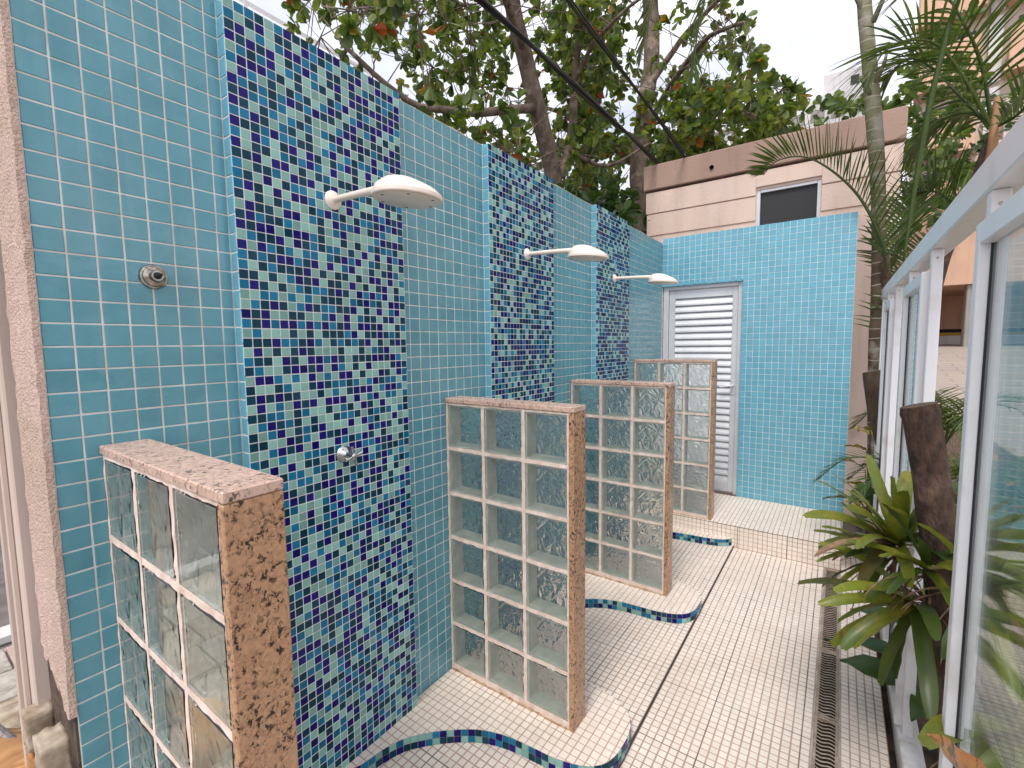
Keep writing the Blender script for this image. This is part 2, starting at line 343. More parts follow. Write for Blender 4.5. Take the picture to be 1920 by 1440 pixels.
fr = nd(m, 'ShaderNodeMath', operation='FRACT'); lk(m, wv.outputs[0], fr.inputs[0]); cp = nd(m, 'ShaderNodeMath', operation='LESS_THAN'); lk(m, fr.outputs[0], cp.inputs[0]); cp.inputs[1].default_value = .09
f, _ = noise_fac(m, 9, 6, .38, .62); f5, _ = noise_fac(m, 3.5, 5, .52, .62)
zz = nd(m, 'ShaderNodeMapRange'); lk(m, sx.outputs[2], zz.inputs[0]); zz.inputs['From Min'].default_value = 2.0; zz.inputs['From Max'].default_value = 3.0
cA = mixc(m, f, (.13, .085, .05), (.065, .05, .03)); cB = mixc(m, f, (.20, .20, .11), (.16, .15, .08)); cC = mixc(m, zz.outputs[0], cA, cB)
cC = mixc(m, f5, cC, (.34, .32, .28)); base(m, mixc(m, cp.outputs[0], cC, (.38, .34, .28)))
M_['wood'] = bark('orange_cut_wood', (.50, .26, .10), (.30, .14, .05), 10, (1, .3, 1), .3)
M_['stoneblk'] = mat('pale_broken_stone', (.55, .48, .38), .9); f, raw = noise_fac(M_['stoneblk'], 16, 7); base(M_['stoneblk'], mixc(M_['stoneblk'], f, (.50, .43, .34), (.26, .19, .12))); bump(M_['stoneblk'], raw, .7, .01)
M_['yellow'] = mat('yellow_stripe', (.55, .36, .03), .7); M_['carpaint'] = mat('white_car_paint', (.75, .76, .78), .2, Coat_Weight=.5)
M_['stem'] = mat('orange_palm_sheath', (.36, .19, .085), .5)
M_['garagewall'] = render_mat('grey_garage_wall', (.35, .33, .31), (.28, .26, .24))

# ------------------------------------------------------------------ tile laying
def score(c, u, v, w, h):
    q = [prj(c + a * u * w / 2 + b * v * h / 2) for a, b in ((-1, -1), (1, -1), (1, 1), (-1, 1))]
    if any(x is None for x in q): return -1
    cx = sum(x[0] for x in q) / 4; cyy = sum(x[1] for x in q) / 4
    if not (4 < cx < 1916 and 4 < cyy < 1436): return -1
    return abs(sum(q[i][0] * q[(i + 1) % 4][1] - q[(i + 1) % 4][0] * q[i][1] for i in range(4))) / 2
def tile_geo(mb, X, w, h, th, b, m):
    n = len(mb.v); w /= 2; h /= 2
    for (a, c, z) in ((w, h, -th), (w, h, -b), (w - b, h - b, 0)):
        for sx_, sy_ in ((-1, -1), (1, -1), (1, 1), (-1, 1)): mb.v.append(X @ V((sx_ * a, sy_ * c, z)))
    for lv in (0, 4):
        for k in range(4):
            j = (k + 1) % 4; mb.f.append((n + lv + k, n + lv + j, n + lv + 4 + j, n + lv + 4 + k)); mb.m.append(m)
    mb.f.append((n + 8, n + 9, n + 10, n + 11)); mb.m.append(m)
def lay(T, O, U, Vv, N, nu, nv, pu, pv, gu, gv, col=0, th=.004, skip=None, u_last=None):
    O, U, Vv, N = V(O), V(U), V(Vv), V(N)
    for i in range(nu):
        w = pu - gu
        if u_last and i == nu - 1: w = u_last
        for j in range(nv):
            c = O + U * (i * pu + gu / 2 + w / 2) + Vv * (j * pv + pv / 2)
            if skip and skip(c): continue
            T.append((c, U, Vv, N, w, pv - gv, th, col() if callable(col) else col))
CACHE = {}
def finish(parent, name, T, mats, limit, field, bev=.0007, tilt=.005, extra=None, jit=.0004):
    """The largest-showing tiles become single objects, the rest one joined field."""
    sc = [(score(t[0], t[1], t[2], t[4], t[5]), i) for i, t in enumerate(T)]; sc.sort(reverse=True)
    single = set(i for s_, i in sc[:limit] if s_ > 60); rest = MB()
    for i, (c, u, v, n, w, h, th, m) in enumerate(T):
        B = Matrix(((u.x, v.x, n.x, 0), (u.y, v.y, n.y, 0), (u.z, v.z, n.z, 0), (0, 0, 0, 1)))
        J = Matrix.Rotation(random.gauss(0, tilt), 4, 'X') @ Matrix.Rotation(random.gauss(0, tilt), 4, 'Y') @ Matrix.Rotation(random.gauss(0, tilt * 1.2), 4, 'Z')
        X = Matrix.Translation(c + n * random.uniform(-jit, jit)) @ B @ J
        if i in single:
            k = (round(w, 4), round(h, 4), th, mats[m].name)
            if k not in CACHE:
                q = MB(); tile_geo(q, Matrix(), w, h, th, bev, 0); CACHE[k] = q.mesh(name, mats[m])
            o = bpy.data.objects.new(name, CACHE[k]); COL.objects.link(o); adopt(o, parent); o.matrix_basis = X
        else: tile_geo(rest, X, w, h, th, bev, m)
    if extra: extra(rest)
    if rest.f: rest.obj(field, mats, parent, kind='stuff')
mosw = [0] * 31 + [1] * 22 + [2] * 26 + [3] * 21
HIST = []
def mcol(nv=90):                                                    # well mixed like paper-backed mosaic sheets: neighbours rarely match
    k = len(HIST); c = random.choice(mosw)
    for _ in range(3):
        bad = (k % nv and HIST[-1] == c and rnd() < .5) or (k >= nv and HIST[k - nv] == c and rnd() < .5)
        if not bad: break
        c = random.choice(mosw)
    HIST.append(c); return c
PB, PM, PF = .0515, .0272, .031

# ------------------------------------------------------------------ long shower wall
ZT = 2.395; Y0, Y1 = -1.232, 2.975
wall = thing('shower_wall', (0, Y0, -.07), 'long free standing wall covered in glazed blue tiles with the three mosaic panels and shower heads', 'wall')
w = MB(); w.box(-.25, -.0016, Y0, Y1 + .13, -.15, ZT - .006); w.obj('masonry', M_['grout'], wall)
w = MB()
for k in range(42):                                                  # lumpy cement capping
    y = Y0 + .1 * k; w.bbox(-.252, -.001, y, y + .1, ZT - .0058, ZT + random.uniform(.001, .006), .002)
w.obj('cement_capping', M_['cement'], wall)
MOSP = [(-.84, -.24), (.285, .885), (1.45, 2.05)]
T = []
def rows(h): return int(round(h / PB))
ROWB = (ZT + .06) / 48.0
def plain(ya, yb, first_gap=0):
    n = max(1, round((yb - ya) / .0525)); p = (yb - ya) / n
    lay(T, (0, ya, -.06), (0, 1, 0), (0, 0, 1), (1, 0, 0), n, 48, p, ROWB, .0037, .0037)
lay(T, (0, -1.232 + .0, -.06), (0, 1, 0), (0, 0, 1), (1, 0, 0), 1, 48, .053, ROWB, .0037, .0037)
lay(T, (0, -1.179, -.06), (0, 1, 0), (0, 0, 1), (1, 0, 0), 6, 48, .0512, ROWB, .0037, .0037)
lay(T, (0, -.8718, -.06), (0, 1, 0), (0, 0, 1), (1, 0, 0), 1, 48, .0318, ROWB, .0037, .0037)
plain(-.24, .285); plain(.885, 1.45); plain(2.05, 2.975)
for a, b in MOSP:                                                    # brighter blue returns at both ends of the proud panels
    lay(T, (0.0, a, -.06), (1, 0, 0), (0, 0, 1), (0, -1, 0), 1, 48, .035, ROWB, .003, .0037, 1)
    lay(T, (0.035, b, -.06), (-1, 0, 0), (0, 0, 1), (0, 1, 0), 1, 48, .035, ROWB, .003, .0037, 1)
finish(wall, 'tile', T, [M_['blue'], M_['blue_far']], 300, 'tile_field', .0012, .007)
for k, (a, b) in enumerate(MOSP):
    w = MB(); w.box(-.001, .0336, a + .0016, b - .0016, -.1, ZT - .004)
    pn = w.obj('mosaic_panel', M_['grout_mos'], wall, label=['widest looking mosaic panel nearest the open end of the wall', 'middle mosaic panel', 'farthest and narrowest looking mosaic panel by the louvred door'][k])
    T = []; nr = 90; pm = (ZT + .06) / nr
    lay(T, (.035, a + .002, -.06), (0, 1, 0), (0, 0, 1), (1, 0, 0), 22, nr, .596 / 22, pm, .0029, .0029, mcol)
    finish(pn, 'mosaic_tile', T, MOS, 300 if k == 0 else 0, 'mosaic_field', .0008, .008)
# plastered wall end
w = MB(); n = len(w.v); NX, NZ = 14, 60
zb = [.62 + .10 * (i / NX) * 0 + .06 * noise.noise(V((i * .6, 3, 1))) - .10 * (1 - i / NX) * -1 for i in range(NX + 1)]
for i in range(NX + 1):
    for j in range(NZ + 1):
        x = -.25 + .252 * i / NX; z = zb[i] + (ZT - zb[i]) * j / NZ
        e = .004 * noise.noise(V((x * 60, 0, z * 60))) + .003 * noise.noise(V((x * 140, 9, z * 140)))
        w.v.append(V((x + (.003 * noise.noise(V((z * 50, 1, 1))) if i == NX else 0), Y0 - .012 + e, z)))
for i in range(NX):
    for j in range(NZ):
        a = n + i * (NZ + 1) + j; w.f.append((a, a + NZ + 1, a + NZ + 2, a + 1)); w.m.append(0)
for j in range(NZ):                                                  # edges give the coat its thickness
    for i_, sgn in ((0, 1), (NX, 0)):
        a = n + i_ * (NZ + 1) + j; p, q = w.v[a], w.v[a + 1]; w.quad(p, q, V((q.x, Y0 - .0005, q.z)), V((p.x, Y0 - .0005, p.z)))
for i in range(NX):
    a = n + i * (NZ + 1); p, q = w.v[a], w.v[a + NZ + 1]; w.quad(p, q, V((q.x, Y0 - .0005, q.z)), V((p.x, Y0 - .0005, p.z)))
w.obj('plaster_coat', M_['plaster'], wall, smooth=False, label='rough pink plaster on the broken wall end')

# ------------------------------------------------------------------ far wall with door
FY = 2.975; FX = 1.465; FZ = 2.44; DX, DZ = .697, 2.005; LZ = .095
fwall = thing('door_wall', (.73, FY, LZ), 'bright blue tiled wall around the louvred door at the end of the showers', 'wall')
w = MB(); w.box(DX + .0015, FX, FY + .0016, FY + .13, -.1, FZ - .003); w.box(.0, DX + .0015, FY + .0016, FY + .13, DZ + .0015, FZ - .003); w.obj('masonry', M_['grout_far'], fwall)
T = []
NF = 30; PFX = FX / NF; NV = 47; PFZ = (FZ - LZ) / NV
lay(T, (0, FY, LZ), (1, 0, 0), (0, 0, 1), (0, -1, 0), NF, NV, PFX, PFZ, .0038, .0038, skip=lambda c: c.x < DX and c.z < DZ)
lay(T, (0, FY + .002, DZ), (1, 0, 0), (0, 1, 0), (0, 0, -1), 14, 1, PFX, .045, .0038, .0038)
lay(T, (FX, FY + .002, LZ), (0, 1, 0), (0, 0, 1), (1, 0, 0), 2, NV, .064, PFZ, .0038, .0038)
lay(T, (0, FY, FZ), (1, 0, 0), (0, 1, 0), (0, 0, 1), NF, 2, PFX, .064, .0038, .0038)
finish(fwall, 'tile', T, [M_['blue_far']], 300, 'tile_field', .0012, .009)
# louvred door
door = thing('louvred_door', (.36, FY + .05, LZ), 'grey aluminium louvred door with lever handle in the blue wall', 'door')
fy = FY + .052
w = MB(); w.bbox(.004, .05, fy - .02, fy + .05, LZ, DZ - .002, .003); w.bbox(DX - .045, DX - .001, fy - .02, fy + .05, LZ, DZ - .002, .003); w.bbox(.0505, DX - .0455, fy - .02, fy + .05, DZ - .045, DZ - .0025, .003)
w.obj('door_frame', M_['alu'], door)
w = MB(); x0, x1 = .053, DX - .048; zb_, zt_ = LZ + .012, DZ - .05
w.bbox(x0, x0 + .055, fy, fy + .03, zb_, zt_, .002); w.bbox(x1 - .045, x1, fy, fy + .03, zb_, zt_, .002)
w.bbox(x0 + .0555, x1 - .0455, fy, fy + .03, zb_, zb_ + .09, .002); w.bbox(x0 + .0555, x1 - .0455, fy, fy + .03, zt_ - .075, zt_, .002)
w.obj('door_leaf_frame', M_['alu'], door)
w = MB(); w.box(x0 + .05, x1 - .04, fy + .031, fy + .035, zb_, zt_); w.obj('dark_backing', M_['alu'], door)
s0, s1 = zb_ + .092, zt_ - .077; NS = 27; ps = (s1 - s0) / NS; sl = None
for k in range(NS):
    z = s0 + k * ps
    if sl is None:
        q = MB(); a, b = x0 + .056, x1 - .046
        pr = [(fy + .002, 0), (fy + .004, ps * .22), (fy + .022, ps * .97), (fy + .026, ps * .97), (fy + .009, ps * .12), (fy + .006, -.004)]
        for i in range(len(pr)):
            j = (i + 1) % len(pr); q.quad(V((a, pr[i][0], pr[i][1])), V((b, pr[i][0], pr[i][1])), V((b, pr[j][0], pr[j][1])), V((a, pr[j][0], pr[j][1])))
        sl = q.mesh('louvre', M_['alu'])
    o = bpy.data.objects.new('louvre', sl); COL.objects.link(o); adopt(o, door); o.location = (0, 0, z)
w = MB(); hx = x1 - .022; w.bbox(hx - .014, hx + .014, fy - .008, fy - .0005, 1.00, 1.13, .002)
w.tube([(hx, fy - .008, 1.085), (hx, fy - .04, 1.085), (hx - .02, fy - .048, 1.083), (hx - .10, fy - .05, 1.07)], .008, 8)
w.obj('door_handle', M_['alu'], door, smooth=False)

# ------------------------------------------------------------------ floors
SZ, AZ = -.055, -.072
def floor(name, x0, x1, y0, y1, z, lim, seams=True, skip=None, label=None, zb=-.3):
    fl = MB(); fl.box(x0, x1, y0, y1, zb, z - .0009); f_ = fl.obj(name, M_['grout_floor'], kind='structure', label=label)
    nx, ny = round((x1 - x0) / PF), round((y1 - y0) / PF); T = []
    lay(T, (x0, y0, z), (1, 0, 0), (0, 1, 0), (0, 0, 1), nx, ny, (x1 - x0) / nx, (y1 - y0) / ny, .0055, .0050, skip=skip)
    def ex(r):
        if not seams: return
    finish(f_, 'tile', T, CREAM, lim, 'tile_field', .0007, .004)
    s_ = MB(); px, py = (x1 - x0) / nx, (y1 - y0) / ny
    j = 4
    while j < ny: s_.box(x0, x1, y0 + j * py - .0009, y0 + j * py + .0009, z - .0008, z - .0003); j += random.choice((10, 10, 11))
    i = 7
    while i < nx: s_.box(x0 + i * px - .0009, x0 + i * px + .0009, y0, y1, z - .0008, z - .00035); i += 10
    if s_.f: s_.obj('sheet_joints', M_['seam'], f_)
    return f_
floor('stall_floor', .0, .795, -1.8, 2.242, SZ, 220, label='shower stall floor of small cream tiles', zb=-.29)
floor('aisle_floor', .7975, 1.3600, -1.8, 2.242, AZ, 300, label='aisle floor of small cream tiles beside the drain')
floor('side_floor', 1.4535, 1.600, -1.8, 2.9, AZ, 160, label='narrow tiled strip right of the drain')
w = MB(); w.box(.7952, .7972, -1.8, 2.24, AZ - .02, SZ - .001); w.obj('stall_edge_joint', M_['seam'], kind='structure')
# raised landing in front of the door
fl = MB(); fl.box(0, 1.449, 2.2418, FY + .0014, -.3, LZ - .0018); ld = fl.obj('landing_floor', M_['grout_floor'], kind='structure', label='raised cream tiled landing in front of the door')
T = []; lay(T, (0, 2.24, LZ), (1, 0, 0), (0, 1, 0), (0, 0, 1), 47, 24, 1.449 / 47, .735 / 24, .0048, .003)
lay(T, (0, 2.24, LZ - .002 - 5 * .0325), (1, 0, 0), (0, 0, 1), (0, -1, 0), 47, 5, 1.449 / 47, .0325, .0044, .0040)
lay(T, (1.4505, 2.242, LZ - .002 - 5 * .0325), (0, 1, 0), (0, 0, 1), (1, 0, 0), 24, 5, .0305, .0325, .0044, .0040)
finish(ld, 'tile', T, CREAM, 120, 'tile_field', .0007, .004)
w = MB()
for x in (.82, 1.14): w.box(x - .0016, x + .0016, 2.2385, 2.2405, AZ, LZ - .001)
w.box(0, 1.449, 2.2375, 2.2392, LZ - .0035, LZ - .0008); w.obj('edge_joints', M_['seam'], ld)

# raised bases with wavy front under the partitions
FR = [(.036, -.62), (.07, -.55), (.088, -.455), (.118, -.378), (.183, -.300), (.262, -.232), (.335, -.186), (.43, -.155), (.53, -.143), (.62, -.134), (.71, -.108), (.765, -.068), (.793, -.01), (.800, .06), (.798, .12), (.785, .168), (.748, .214), (.685, .248), (.605, .265), (.54, .266), (.3, .262), (.0015, .262)]
def spline(P, sub=6):
    o = []
    for i in range(len(P) - 1):
        p0 = V(P[max(i - 1, 0)]); p1 = V(P[i]); p2 = V(P[i + 1]); p3 = V(P[min(i + 2, len(P) - 1)])
        for k in range(sub):
            t = k / sub; o.append(tuple(.5 * ((2 * p1) + (-p0 + p2) * t + (2 * p0 - 5 * p1 + 4 * p2 - p3) * t * t + (-p0 + 3 * p1 - 3 * p2 + p3) * t ** 3)))
    o.append(tuple(P[-1])); return o
def clip(poly, ax, v, keep_gt):
    o = []
    for i in range(len(poly)):
        a, b = poly[i - 1], poly[i]; ia = (a[ax] > v) == keep_gt; ib = (b[ax] > v) == keep_gt
        if ia != ib:
            t = (v - a[ax]) / (b[ax] - a[ax]); o.append((a[0] + (b[0] - a[0]) * t, a[1] + (b[1] - a[1]) * t))
        if ib: o.append(b)
    return o
def area(p): return abs(sum(p[i - 1][0] * p[i][1] - p[i][0] * p[i - 1][1] for i in range(len(p)))) / 2
def shower_base(y, lab, limit, rear=None):
    curve = [(a, b + y) for a, b in spline(FR)]
    if rear is not None:
        cut = [c for c in curve if c[1] <= rear or c[0] < .1]
        k = max(i for i, c in enumerate(curve) if c[1] <= rear and i < 90); curve = curve[:k + 1] + [(curve[k][0] + .001, rear), (.0015, rear)]
    poly = [(.0015, curve[0][1])] + curve
    st = thing('shower_platform', (.4, y, SZ), lab, 'shower base')
    ins = []
    m_ = MB(); m_.prism(poly, -.06, -.0018); m_.obj('screed', M_['grout_floor'], st)
    T = []; ex = []; px, py = .0312, .0312; x = 0.0015
    ys = min(c[1] for c in poly)
    for i in range(27):
        for j in range(34):
            X0, X1, Y0_, Y1_ = .0015 + i * px + .0022, .0015 + (i + 1) * px - .0022, ys + j * py + .0022, ys + (j + 1) * py - .0022
            p = clip(clip(clip(clip(poly, 0, X0, True), 0, X1, False), 1, Y0_, True), 1, Y1_, False)
            if len(p) < 3: continue
            a = area(p); full = (X1 - X0) * (Y1_ - Y0_)
            if a > full * .985: T.append((V(((X0 + X1) / 2, (Y0_ + Y1_) / 2, 0)), V((1, 0, 0)), V((0, 1, 0)), V((0, 0, 1)), X1 - X0, Y1_ - Y0_, .003, 0))
            elif a > full * .06: ex.append(p)
    def add(r):
        for p in ex: r.prism(p, -.003, random.uniform(-.0003, .0002))
    finish(st, 'tile', T, CREAM, limit, 'cut_tiles', .0007, .004, extra=add)
    # two rows of glass mosaic round the edge
    T = []; d = 0; i = 0; L_ = [0]
    E_ = curve
    for k in range(len(E_) - 1): L_.append(L_[-1] + math.dist(E_[k], E_[k + 1]))
    def at(s_):
        k = max(j for j in range(len(L_)) if L_[j] <= s_ + 1e-9); k = min(k, len(E_) - 2); t = (s_ - L_[k]) / (L_[k + 1] - L_[k])
        return V((E_[k][0] + (E_[k + 1][0] - E_[k][0]) * t, E_[k][1] + (E_[k + 1][1] - E_[k][1]) * t, 0))
    s_ = .002
    while s_ + PM < L_[-1]:
        a, b = at(s_ + .001), at(s_ + PM - .001); u = (b - a).normalized(); n_ = V((u.y, -u.x, 0)); c = (a + b) / 2 + n_ * .0025
        for r in range(2): T.append((V((c.x, c.y, -.0015 - .0135 - r * .0268)), u, V((0, 0, 1)), n_, (b - a).length, .0242, .004, mcol()))
        s_ += PM
    e = MB(); K = [(c[0] , c[1]) for c in curve]
    for i in range(len(K) - 1):
        a, b = V((*K[i], 0)), V((*K[i + 1], 0)); e.quad(V((a.x, a.y, -.056)), V((b.x, b.y, -.056)), V((b.x, b.y, -.001)), V((a.x, a.y, -.001)))
    finish(st, 'mosaic_tile', T, MOS, 150, 'mosaic_rest', .0007, .01)
    return st
shower_base(-1.148, 'raised wavy edged shower base under the nearest glass block screen', 40)
shower_base(0, 'raised wavy edged shower base under the second glass block screen', 250)
shower_base(1.105, 'raised wavy edged shower base under the third glass block screen', 120)
shower_base(2.272, 'narrow wavy edged shower base against the landing step', 30, rear=2.238)

# drain channel with wavy slotted grates
w = MB(); w.box(1.3603, 1.4532, -1.8, 2.24, -.3, -.1251); w.box(1.3603, 1.3665, -1.8, 2.24, -.125, AZ - .002); w.box(1.4475, 1.4532, -1.8, 2.24, -.125, AZ - .002)
w.obj('drain_channel', M_['cement'], kind='structure'); w = MB(); w.box(1.367, 1.447, -1.79, 2.235, -.1249, -.119); w.obj('drain_bottom_shade', M_['black'], kind='structure')  # black sheet paints in the shade seen through the slots
gp = None; GL = .502
for k in range(5):
    ya = -.287 + k * (GL + .003)
    if gp is None:
        g = thing('drain_grate', (1.407, ya, AZ - .02), 'x', 'drain grate', 'grates in the floor drain')
        q = MB(); q.bbox(1.3668, 1.3775, ya, ya + GL, AZ - .022, AZ - .001, .0015); q.bbox(1.4365, 1.4472, ya, ya + GL, AZ - .022, AZ - .001, .0015)
        q.box(1.3776, 1.4364, ya + .0005, ya + .012, AZ - .022, AZ - .0013); q.box(1.3776, 1.4364, ya + GL - .012, ya + GL - .0005, AZ - .022, AZ - .0013)
        q.obj('grate_frame', M_['stone_grate'], g)
        q = MB(); nb = 24; pb = (GL - .024) / nb
        for b in range(nb):
            y = ya + .012 + (b + .5) * pb; pts = []
            for i in range(9):
                t = i / 8; pts.append((1.3776 + .0588 * t, y - .0052 * math.sin(2 * math.pi * t)))
            for i in range(8):
                (xa, y_a), (xb, y_b) = pts[i], pts[i + 1]; h = pb * .19
                A = [V((xa, y_a - h, AZ - .0014)), V((xb, y_b - h, AZ - .0014)), V((xb, y_b + h, AZ - .0014)), V((xa, y_a + h, AZ - .0014))]; D = V((0, 0, -.018))
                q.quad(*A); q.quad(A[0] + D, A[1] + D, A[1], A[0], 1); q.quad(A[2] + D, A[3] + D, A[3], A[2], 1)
        q.obj('bars', [M_['stone_grate'], M_['grime_shade']], g); gp = g; c = g
    else:
        if ya + GL > 2.245: break
        c = copy_tree(gp); c.location = (1.407, ya, AZ - .02)
    c['label'] = ['wavy slotted drain grate at the bottom edge of the picture', 'second wavy slotted drain grate from the bottom edge of the picture', 'middle one of the five wavy slotted drain grates', 'wavy slotted drain grate one short of the landing step', 'farthest wavy slotted drain grate touching the landing step'][k]

# ------------------------------------------------------------------ glass block screens
BP = .2
def block_mesh():
    q = MB(); a = .0925; i = .084; y0, y1 = .0095, .0745
    for s_ in (-1, 1):                                              # hollow ring: side walls of the block
        q.box(-a, a, y0, y1, s_ * a if s_ < 0 else i, -i if s_ < 0 else a)
        q.box(-a if s_ < 0 else i, -i if s_ < 0 else a, y0, y1, -i, i)
    return q.mesh('glass_block', M_['glass_side'])
def pane_mesh(front):
    q = MB(); a = .0925; b = .004; yo, ym, yi = (0, .004, .0085) if front else (.084, .080, .0755)
    n = 0; q.v = [V((sx * w_, y, sz * w_)) for y, w_ in ((yo, a - b), (ym, a), (yi, a)) for sx, sz in ((-1, -1), (1, -1), (1, 1), (-1, 1))]
    o = [(0, 1, 2, 3)] + [(k, 4 + k, 4 + (k + 1) % 4, (k + 1) % 4) for k in range(4)] + [(4 + k, 8 + k, 8 + (k + 1) % 4, 4 + (k + 1) % 4) for k in range(4)] + [(11, 10, 9, 8)]
    if not front: o = [f_[::-1] for f_ in o]
    q.f = o; q.m = [0] * 9 + [1]
    return q.mesh('pane', [M_['glass'], M_['glass_soft'] if front else M_['glass_wavy']])
BMESH = block_mesh(); PFRONT, PBACK = pane_mesh(True), pane_mesh(False)
def partition(y, dz, label):
    g = thing('glass_block_screen', (.3, y, dz), label, 'shower screen', 'glass block screens between the showers')
    for c in range(3):
        for r in range(6):
            o = bpy.data.objects.new('glass_block', BMESH); COL.objects.link(o); adopt(o, g); o.location = (.0065 + .2 * c + .1, y, dz + .02 + .2 * r + .1)
            for me in (PFRONT, PBACK):
                p = bpy.data.objects.new('pane', me); COL.objects.link(p); p.parent = o
    m_ = MB()
    def strip(x0, x1, z0, z1):                                       # ragged mortar joints
        hor = (x1 - x0) > (z1 - z0); n_ = int(max(x1 - x0, z1 - z0) / .02); 
        ring = []
        for k in range(n_ + 1):
            t = k / n_; j = [random.uniform(-.0014, .0016) for _ in range(4)]; yj = [random.uniform(-.0012, .0012) for _ in range(2)]
            if hor: ring.append([V((x0 + (x1 - x0) * t, y + .0012 + yj[0], z0 - j[0])), V((x0 + (x1 - x0) * t, y + .0012 + yj[1], z1 + j[1])), V((x0 + (x1 - x0) * t, y + .0805, z1 + j[2])), V((x0 + (x1 - x0) * t, y + .0805, z0 - j[3]))])
            else: ring.append([V((x0 - j[0], y + .0008 + yj[0], z0 + (z1 - z0) * t)), V((x1 + j[1], y + .0008 + yj[1], z0 + (z1 - z0) * t)), V((x1 + j[2], y + .0810, z0 + (z1 - z0) * t)), V((x0 - j[3], y + .0810, z0 + (z1 - z0) * t))])
        for k in range(n_):
            for e in range(4): m_.quad(ring[k][e], ring[k][(e + 1) % 4], ring[k + 1][(e + 1) % 4], ring[k + 1][e])
    zz0, zz1 = dz, dz + 1.2205
    for c in range(4): strip(.0065 + .2 * c - (.0076 if c else .0045), .0065 + .2 * c + (.0076 if c < 3 else .0), zz0, zz1)
    for r in range(7): strip(.002, .6065, dz + .02 + .2 * r - (.0076 if r else .02), dz + .02 + .2 * r + (.0076 if r < 6 else 0))
    m_.obj('mortar', M_['mortar'], g)
    q = MB()
    for k in range(30): q.box(.0 + .0202 * k, .0202 * (k + 1), y - .004 - random.uniform(0, .004), y + .0845, dz - .0015, dz + random.uniform(.001, .006))
    q.obj('rusty_base_joint', M_['rust'], g)
    q = MB(); q.bbox(.0008, .6285, y - .004, y + .094, dz + 1.2215, dz + 1.2415, .0025); q.obj('granite_cap', M_['granite_top'], g)
    q = MB(); q.bbox(.6072, .628, y - .004, y + .0935, dz - .0018, dz + 1.2205, .0025); q.obj('granite_end', M_['granite'], g)
    return g
partition(-1.15, .004, 'nearest glass block screen with a broad granite end post and cap')
partition(0, 0, 'second glass block screen standing full height in the middle of the showers')
partition(1.150, 0, 'third glass block screen seen behind and right of the middle one')
partition(2.262, LZ, 'farthest glass block screen standing on the landing before the door')

# ------------------------------------------------------------------ showers and valves
def shower(y, label):
    g = thing('wall_shower', (.035, y, 1.94), label, 'shower head', 'white plastic shower heads on the wall')
    Mx = Matrix.Translation((.0352, y, 1.94)) @ Matrix.Rotation(math.pi / 2, 4, 'Y')
    q = MB(); q.lathe([(.030, 0), (.030, .003), (.026, .008), (.014, .013), (.013, .016)], Mx, 28); o = q.obj('wall_flange', M_['plastic'], g); smooth_by_angle(o)
    q = MB(); q.tube([(.048, y, 1.94), (.12, y, 1.937), (.20, y, 1.933), (.27, y, 1.928), (.325, y, 1.922)], [.0105, .0108, .0112, .0125, .016], 14); o = q.obj('arm', M_['plastic'], g); smooth_by_angle(o)
    HM = Matrix.Translation((.385, y, 1.876)) @ Matrix.Rotation(math.radians(4), 4, 'Y')
    prof = [(.002, .0), (.094, 0), (.0965, .0015), (.098, .004), (.098, .013), (.0965, .0155), (.0935, .0165), (.0925, .019), (.090, .026), (.083, .036), (.070, .046), (.056, .056), (.044, .0635), (.030, .068), (.014, .0695), (.002, .07)]
    q = MB(); n = 48; base_ = len(q.v)
    for i_, (r, z) in enumerate(prof):
        t = max(0, (z - .019) / .05)
        for k in range(n):
            a = 2 * math.pi * k / n
            rr = r * (1 + .0)
            q.v.append(HM @ V((rr * math.cos(a) - .034 * t, rr * math.sin(a), z * .93)))
    for i_ in range(len(prof) - 1):
        for k in range(n):
            a, b = i_ * n + k, i_ * n + (k + 1) % n; q.f.append((a, b, b + n, a + n)); q.m.append(0)
    q.f.append(tuple(range(n))[::-1]); q.m.append(0); q.f.append(tuple((len(prof) - 1) * n + k for k in range(n))); q.m.append(0)
    o = q.obj('head_body', M_['plastic'], g); smooth_by_angle(o, 28)
    q = MB(); q.lathe([(.0, -.0004), (.089, -.0004), (.0905, -.0016), (.089, -.0026), (.001, -.0026)][::-1], HM, 48); o = q.obj('spray_plate', M_['plastic'], g); smooth_by_angle(o)
    for k in range(6):
        a = math.radians(60 * k + 20); q = MB(); q.lathe([(.0045, -.0016), (.0045, -.0031), (.0005, -.0031)][::-1], HM @ Matrix.Translation((.078 * math.cos(a), .078 * math.sin(a), 0)), 10); q.obj('screw_hole', M_['black'], g)
    return g
s0_ = shower(-.535, 'nearest and largest looking white shower head on the first mosaic panel')
for y, lb in ((.604, 'middle white shower head on the second mosaic panel'), (1.756, 'farthest white shower head on the third mosaic panel beside the door')):
    c = copy_tree(s0_); c.location = (.035, y, 1.94); c['label'] = lb
def valve(y, label):
    z = 1.105; g = thing('shower_valve', (.035, y, z), label, 'valve')
    Mx = Matrix.Translation((.0355, y, z)) @ Matrix.Rotation(math.pi / 2, 4, 'Y')
    q = MB(); q.lathe([(.029, 0), (.029, .002), (.027, .004), (.026, .007), (.0225, .010), (.016, .019), (.0105, .025), (.010, .05), (.001, .05)], Mx, 28); o = q.obj('escutcheon', M_['chrome'], g); smooth_by_angle(o)
    q = MB(); c = V((.092, y, z))
    for a in (.25, .25 + math.pi / 2):
        d = V((0, math.cos(a), math.sin(a))) * .033; q.tube([c - d, c - d * .3, c + d * .3, c + d], [.0055, .0045, .0045, .0055], 10)
    q.lathe([(.010, -.012), (.011, -.006), (.011, .004), (.007, .008), (.001, .009)], Matrix.Translation(c) @ Matrix.Rotation(math.pi / 2, 4, 'Y'), 20)
    o = q.obj('cross_handle', M_['chrome'], g); smooth_by_angle(o); return g
valve(-.535, 'chrome cross handled valve on the first mosaic panel')
